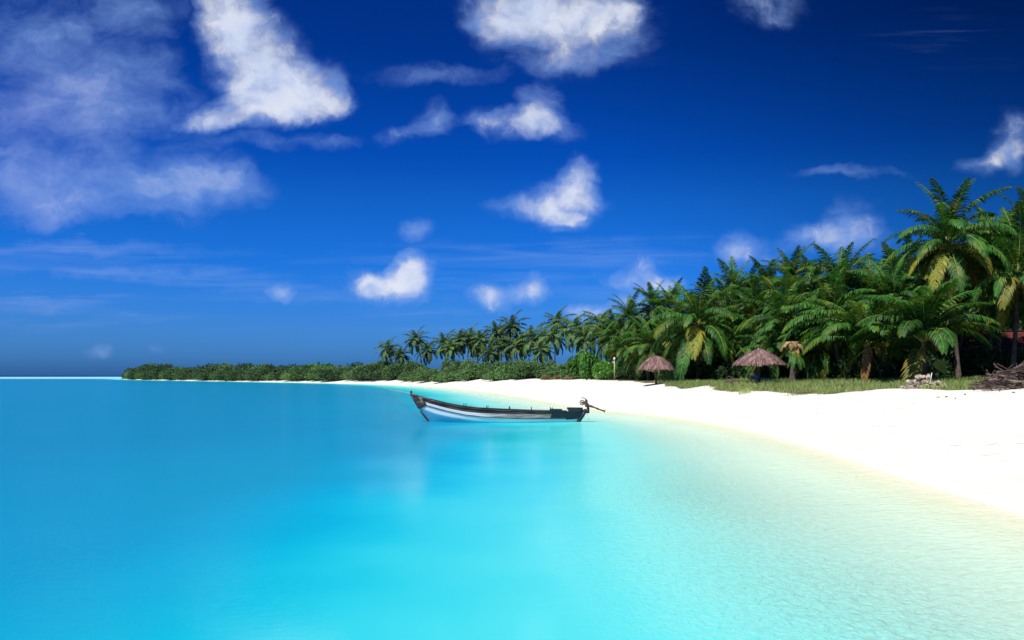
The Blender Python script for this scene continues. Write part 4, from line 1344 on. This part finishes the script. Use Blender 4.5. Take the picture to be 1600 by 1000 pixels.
# yellow leaf plant
yx, yy = at(1466, 45), 45.0
yo = link('leafy_plant', None, None, (yx, yy, hz(yx, yy))); tag(yo, 'plant with one broad yellow leaf in the shade beside the short young palm', 'plant')
link('stem', MB().tube([(0, 0, -.1), (.02, 0, .5), (.0, -.05, 1.05)], [.04, .03, .018], 6).mesh('stem', M['rachis']), yo)
lf = MB(); vs = []; N_ = 9
for i in range(N_):
    t = i / (N_ - 1); w = .30 * math.sin(math.pi * (.08 + .88 * t)) ** .7
    c = Vector((-.28 + .66 * t, -.08, 1.18 - .62 * t + .12 * math.sin(t * 3)))
    vs += [c + Vector((-w * .55, 0, -w * .75)), c + Vector((0, -.05, 0)), c + Vector((w * .55, -.02, w * .75))]
fs = []
for i in range(N_ - 1):
    fs += [(3 * i, 3 * i + 3, 3 * i + 4, 3 * i + 1), (3 * i + 1, 3 * i + 4, 3 * i + 5, 3 * i + 2)]
lf.add(vs, fs)
link('leaf', lf.mesh('leaf', M['yellow_leaf']), yo)

# ------------------------------------------------------------------ rocks
def rock_mesh(seed):
    g = random.Random(seed); import bmesh
    bm = bmesh.new(); bmesh.ops.create_icosphere(bm, subdivisions=2, radius=1)
    ph = [Vector((g.uniform(-1, 1), g.uniform(-1, 1), g.uniform(-1, 1))).normalized() for _ in range(9)]
    for v in bm.verts:
        d = 1.0
        for p in ph:
            q = v.co.dot(p)
            if q > .62: d -= (q - .62) * .75
        d += .10 * math.sin(v.co.x * 5 + seed) * math.cos(v.co.y * 4.3) + g.uniform(-.03, .03)
        v.co *= d
    me = bpy.data.meshes.new('rock'); bm.to_mesh(me); bm.free(); me.materials.append(M['rock'])
    return me


RM = [rock_mesh(q) for q in range(6)]
g = random.Random(12); YR = 36.0
nrk = 0
for layer, cnt in ((0, 24), (1, 15), (2, 6)):
    for i in range(cnt):
        px = 1411 + 66 * (i + g.uniform(0.1, .9)) / cnt if layer == 0 else (1418 + 52 * (i + g.uniform(.1, .9)) / cnt if layer == 1 else 1430 + 22 * (i + g.uniform(.1, .9)) / cnt)
        Y = YR + g.uniform(-.35, .35) * (1 - .3 * layer)
        sz = g.uniform(.09, .145)
        x = at(px, Y)
        bump = .07 if px < 1452 else 0
        z = hz(x, Y) + .07 + layer * .155 + bump * layer
        o = link('coral_rock', RM[g.randrange(6)], None, (x, Y, z), (g.uniform(0, 6), g.uniform(0, 6), g.uniform(0, 6)), (sz * g.uniform(1, 1.45), sz, sz * g.uniform(.7, 1)))
        tag(o, ('pale coral rock in the bottom course of the rock pile on the grass', 'pale coral rock resting halfway up the rock pile on the grass', 'pale coral rock lying on the crest of the rock pile')[layer], 'rock',
            ('bottom rocks of the pile', 'middle rocks of the pile', 'top rocks of the pile')[layer])

# ------------------------------------------------------------------ brush pile
def branch_mesh(seed):
    g = random.Random(seed); mb = MB(); L = 1.0
    p = Vector((-.5, 0, 0)); pts = [p]; d = Vector((1, 0, 0))
    for i in range(6):
        d = (d + Vector((0, g.uniform(-.22, .22), g.uniform(-.2, .2)))).normalized(); p = p + d * (L / 6); pts.append(p)
    r0 = g.uniform(.018, .032)
    mb.tube(pts, [r0 * (1 - .1 * i) for i in range(7)], 6)
    for k in range(3):
        i = g.randrange(1, 6); q = pts[i]
        dv = Vector((g.uniform(.2, .8), g.uniform(-.7, .7), g.uniform(-.3, .35))).normalized() * g.uniform(.12, .35)
        mb.tube([q, q + dv * .55 + Vector((0, 0, .01)), q + dv], [r0 * .5, r0 * .4, r0 * .2], 5)
    return mb.mesh('branch', M['driftwood'])


BRM = [branch_mesh(q) for q in range(8)]
g = random.Random(4)
for i in range(95):
    px = g.uniform(1532, 1650) if i > 22 else g.uniform(1526, 1600)
    Y = g.uniform(30.6, 33.0); x = at(px, Y)
    prof_h = np.interp(px, [1525, 1545, 1575, 1605, 1650], [.06, .28, .60, .85, .9])
    frac = g.random() ** .8
    z = hz(x, Y) + .05 + prof_h * frac
    L = g.uniform(.7, 1.7) * (.65 if px < 1550 else 1)
    slope = R(g.uniform(-4, 20)) if px < 1600 else R(g.uniform(-14, 16))
    o = link('dead_branch', BRM[g.randrange(8)], None, (x, Y, z), (g.uniform(-.6, .6), -slope, g.uniform(-.7, .7) + (math.pi if g.random() < .3 else 0)), (L, L * g.uniform(.8, 1.4), L * g.uniform(.8, 1.4)))
    if frac > .8: tag(o, 'dry grey branch lying on top of the brush pile at the beach edge', 'branch', 'top branches of the brush pile')
    else: tag(o, 'dry grey branch tangled inside the brush pile at the beach edge', 'branch', 'branches inside the brush pile')

# ------------------------------------------------------------------ house with a red roof
def house():
    Y0 = 66.0; xc = at(1560, Y0) ; z0 = hz(xc, Y0) - .25
    o = link('house', None, None, (xc, Y0, z0), (0, 0, R(-6))); tag(o, 'small house with a red tiled roof half hidden behind the palm trunks', 'house')
    link('wall', MB().box((0, 0, .95), (9.0, 5.0, 2.1)).mesh('wall', M['wall_plaster'], False), o)
    rf = MB(); a, b = 5.2, 3.3
    rf.add([(-a, -b, 1.75), (a, -b, 1.75), (a, b, 1.75), (-a, b, 1.75), (-a + 2.2, 0, 3.95), (a - 2.2, 0, 3.95)], [(0, 1, 5, 4), (1, 2, 5), (2, 3, 4, 5), (3, 0, 4), (3, 2, 1, 0)])
    r_ = link('roof', rf.mesh('roof', M['tiles'], False), o)
    link('ridge', MB().tube([(-a + 2.2, 0, 3.97), (a - 2.2, 0, 3.97)], .09, 8).mesh('ridge', M['tiles']), r_)
    ve = MB(); ve.add([(-4.9, -3.1, 1.72), (-1.2, -3.1, 1.72), (-1.2, -5.4, .85), (-4.9, -5.4, .85), (-4.9, -3.1, 1.64), (-1.2, -3.1, 1.64), (-1.2, -5.4, .77), (-4.9, -5.4, .77)],
                      [(0, 3, 2, 1), (4, 5, 6, 7), (3, 7, 6, 2), (0, 4, 7, 3), (1, 2, 6, 5)])
    pr = link('porch_roof', ve.mesh('porch_roof', M['tiles'], False), o)
    for x_ in (-4.7, -1.4): link('porch_post', MB().tube([(x_, -5.2, -.2), (x_, -5.2, .8)], .06, 7).mesh('porch_post', M['post']), pr)
    link('door', MB().box((-.2, -2.515, .78), (.95, .06, 1.75)).mesh('door', M['door_wood'], False), o)
    for x_ in (1.6, 3.3): link('window', MB().box((x_, -2.515, 1.05), (.9, .06, .8)).mesh('window', M['door_wood'], False), o)


house()

# washed up bits of leaf and coconut husk on the sand by the brush pile
g = random.Random(9)
HUSK = rock_mesh(33); HUSK.materials.clear(); HUSK.materials.append(M['frond_dead'])
for i, (px, py) in enumerate([(1562, 613), (1583, 619), (1478, 612), (1466, 610), (1508, 613), (1493, 617)]):
    Y = 30.3 - (py - 612) * .2; x = at(px, Y); s = g.uniform(.03, .055)
    o = link('coconut_husk', HUSK, None, (x, Y, hz(x, Y) + s * .4), (g.uniform(0, 6), 0, g.uniform(0, 6)), (s * 1.4, s, s * .8))
    tag(o, 'small brown coconut husk lying on white sand before the brush pile' if i != 0 else 'largest brown husk on the sand just before the brush pile', 'husk', 'husks on the sand')
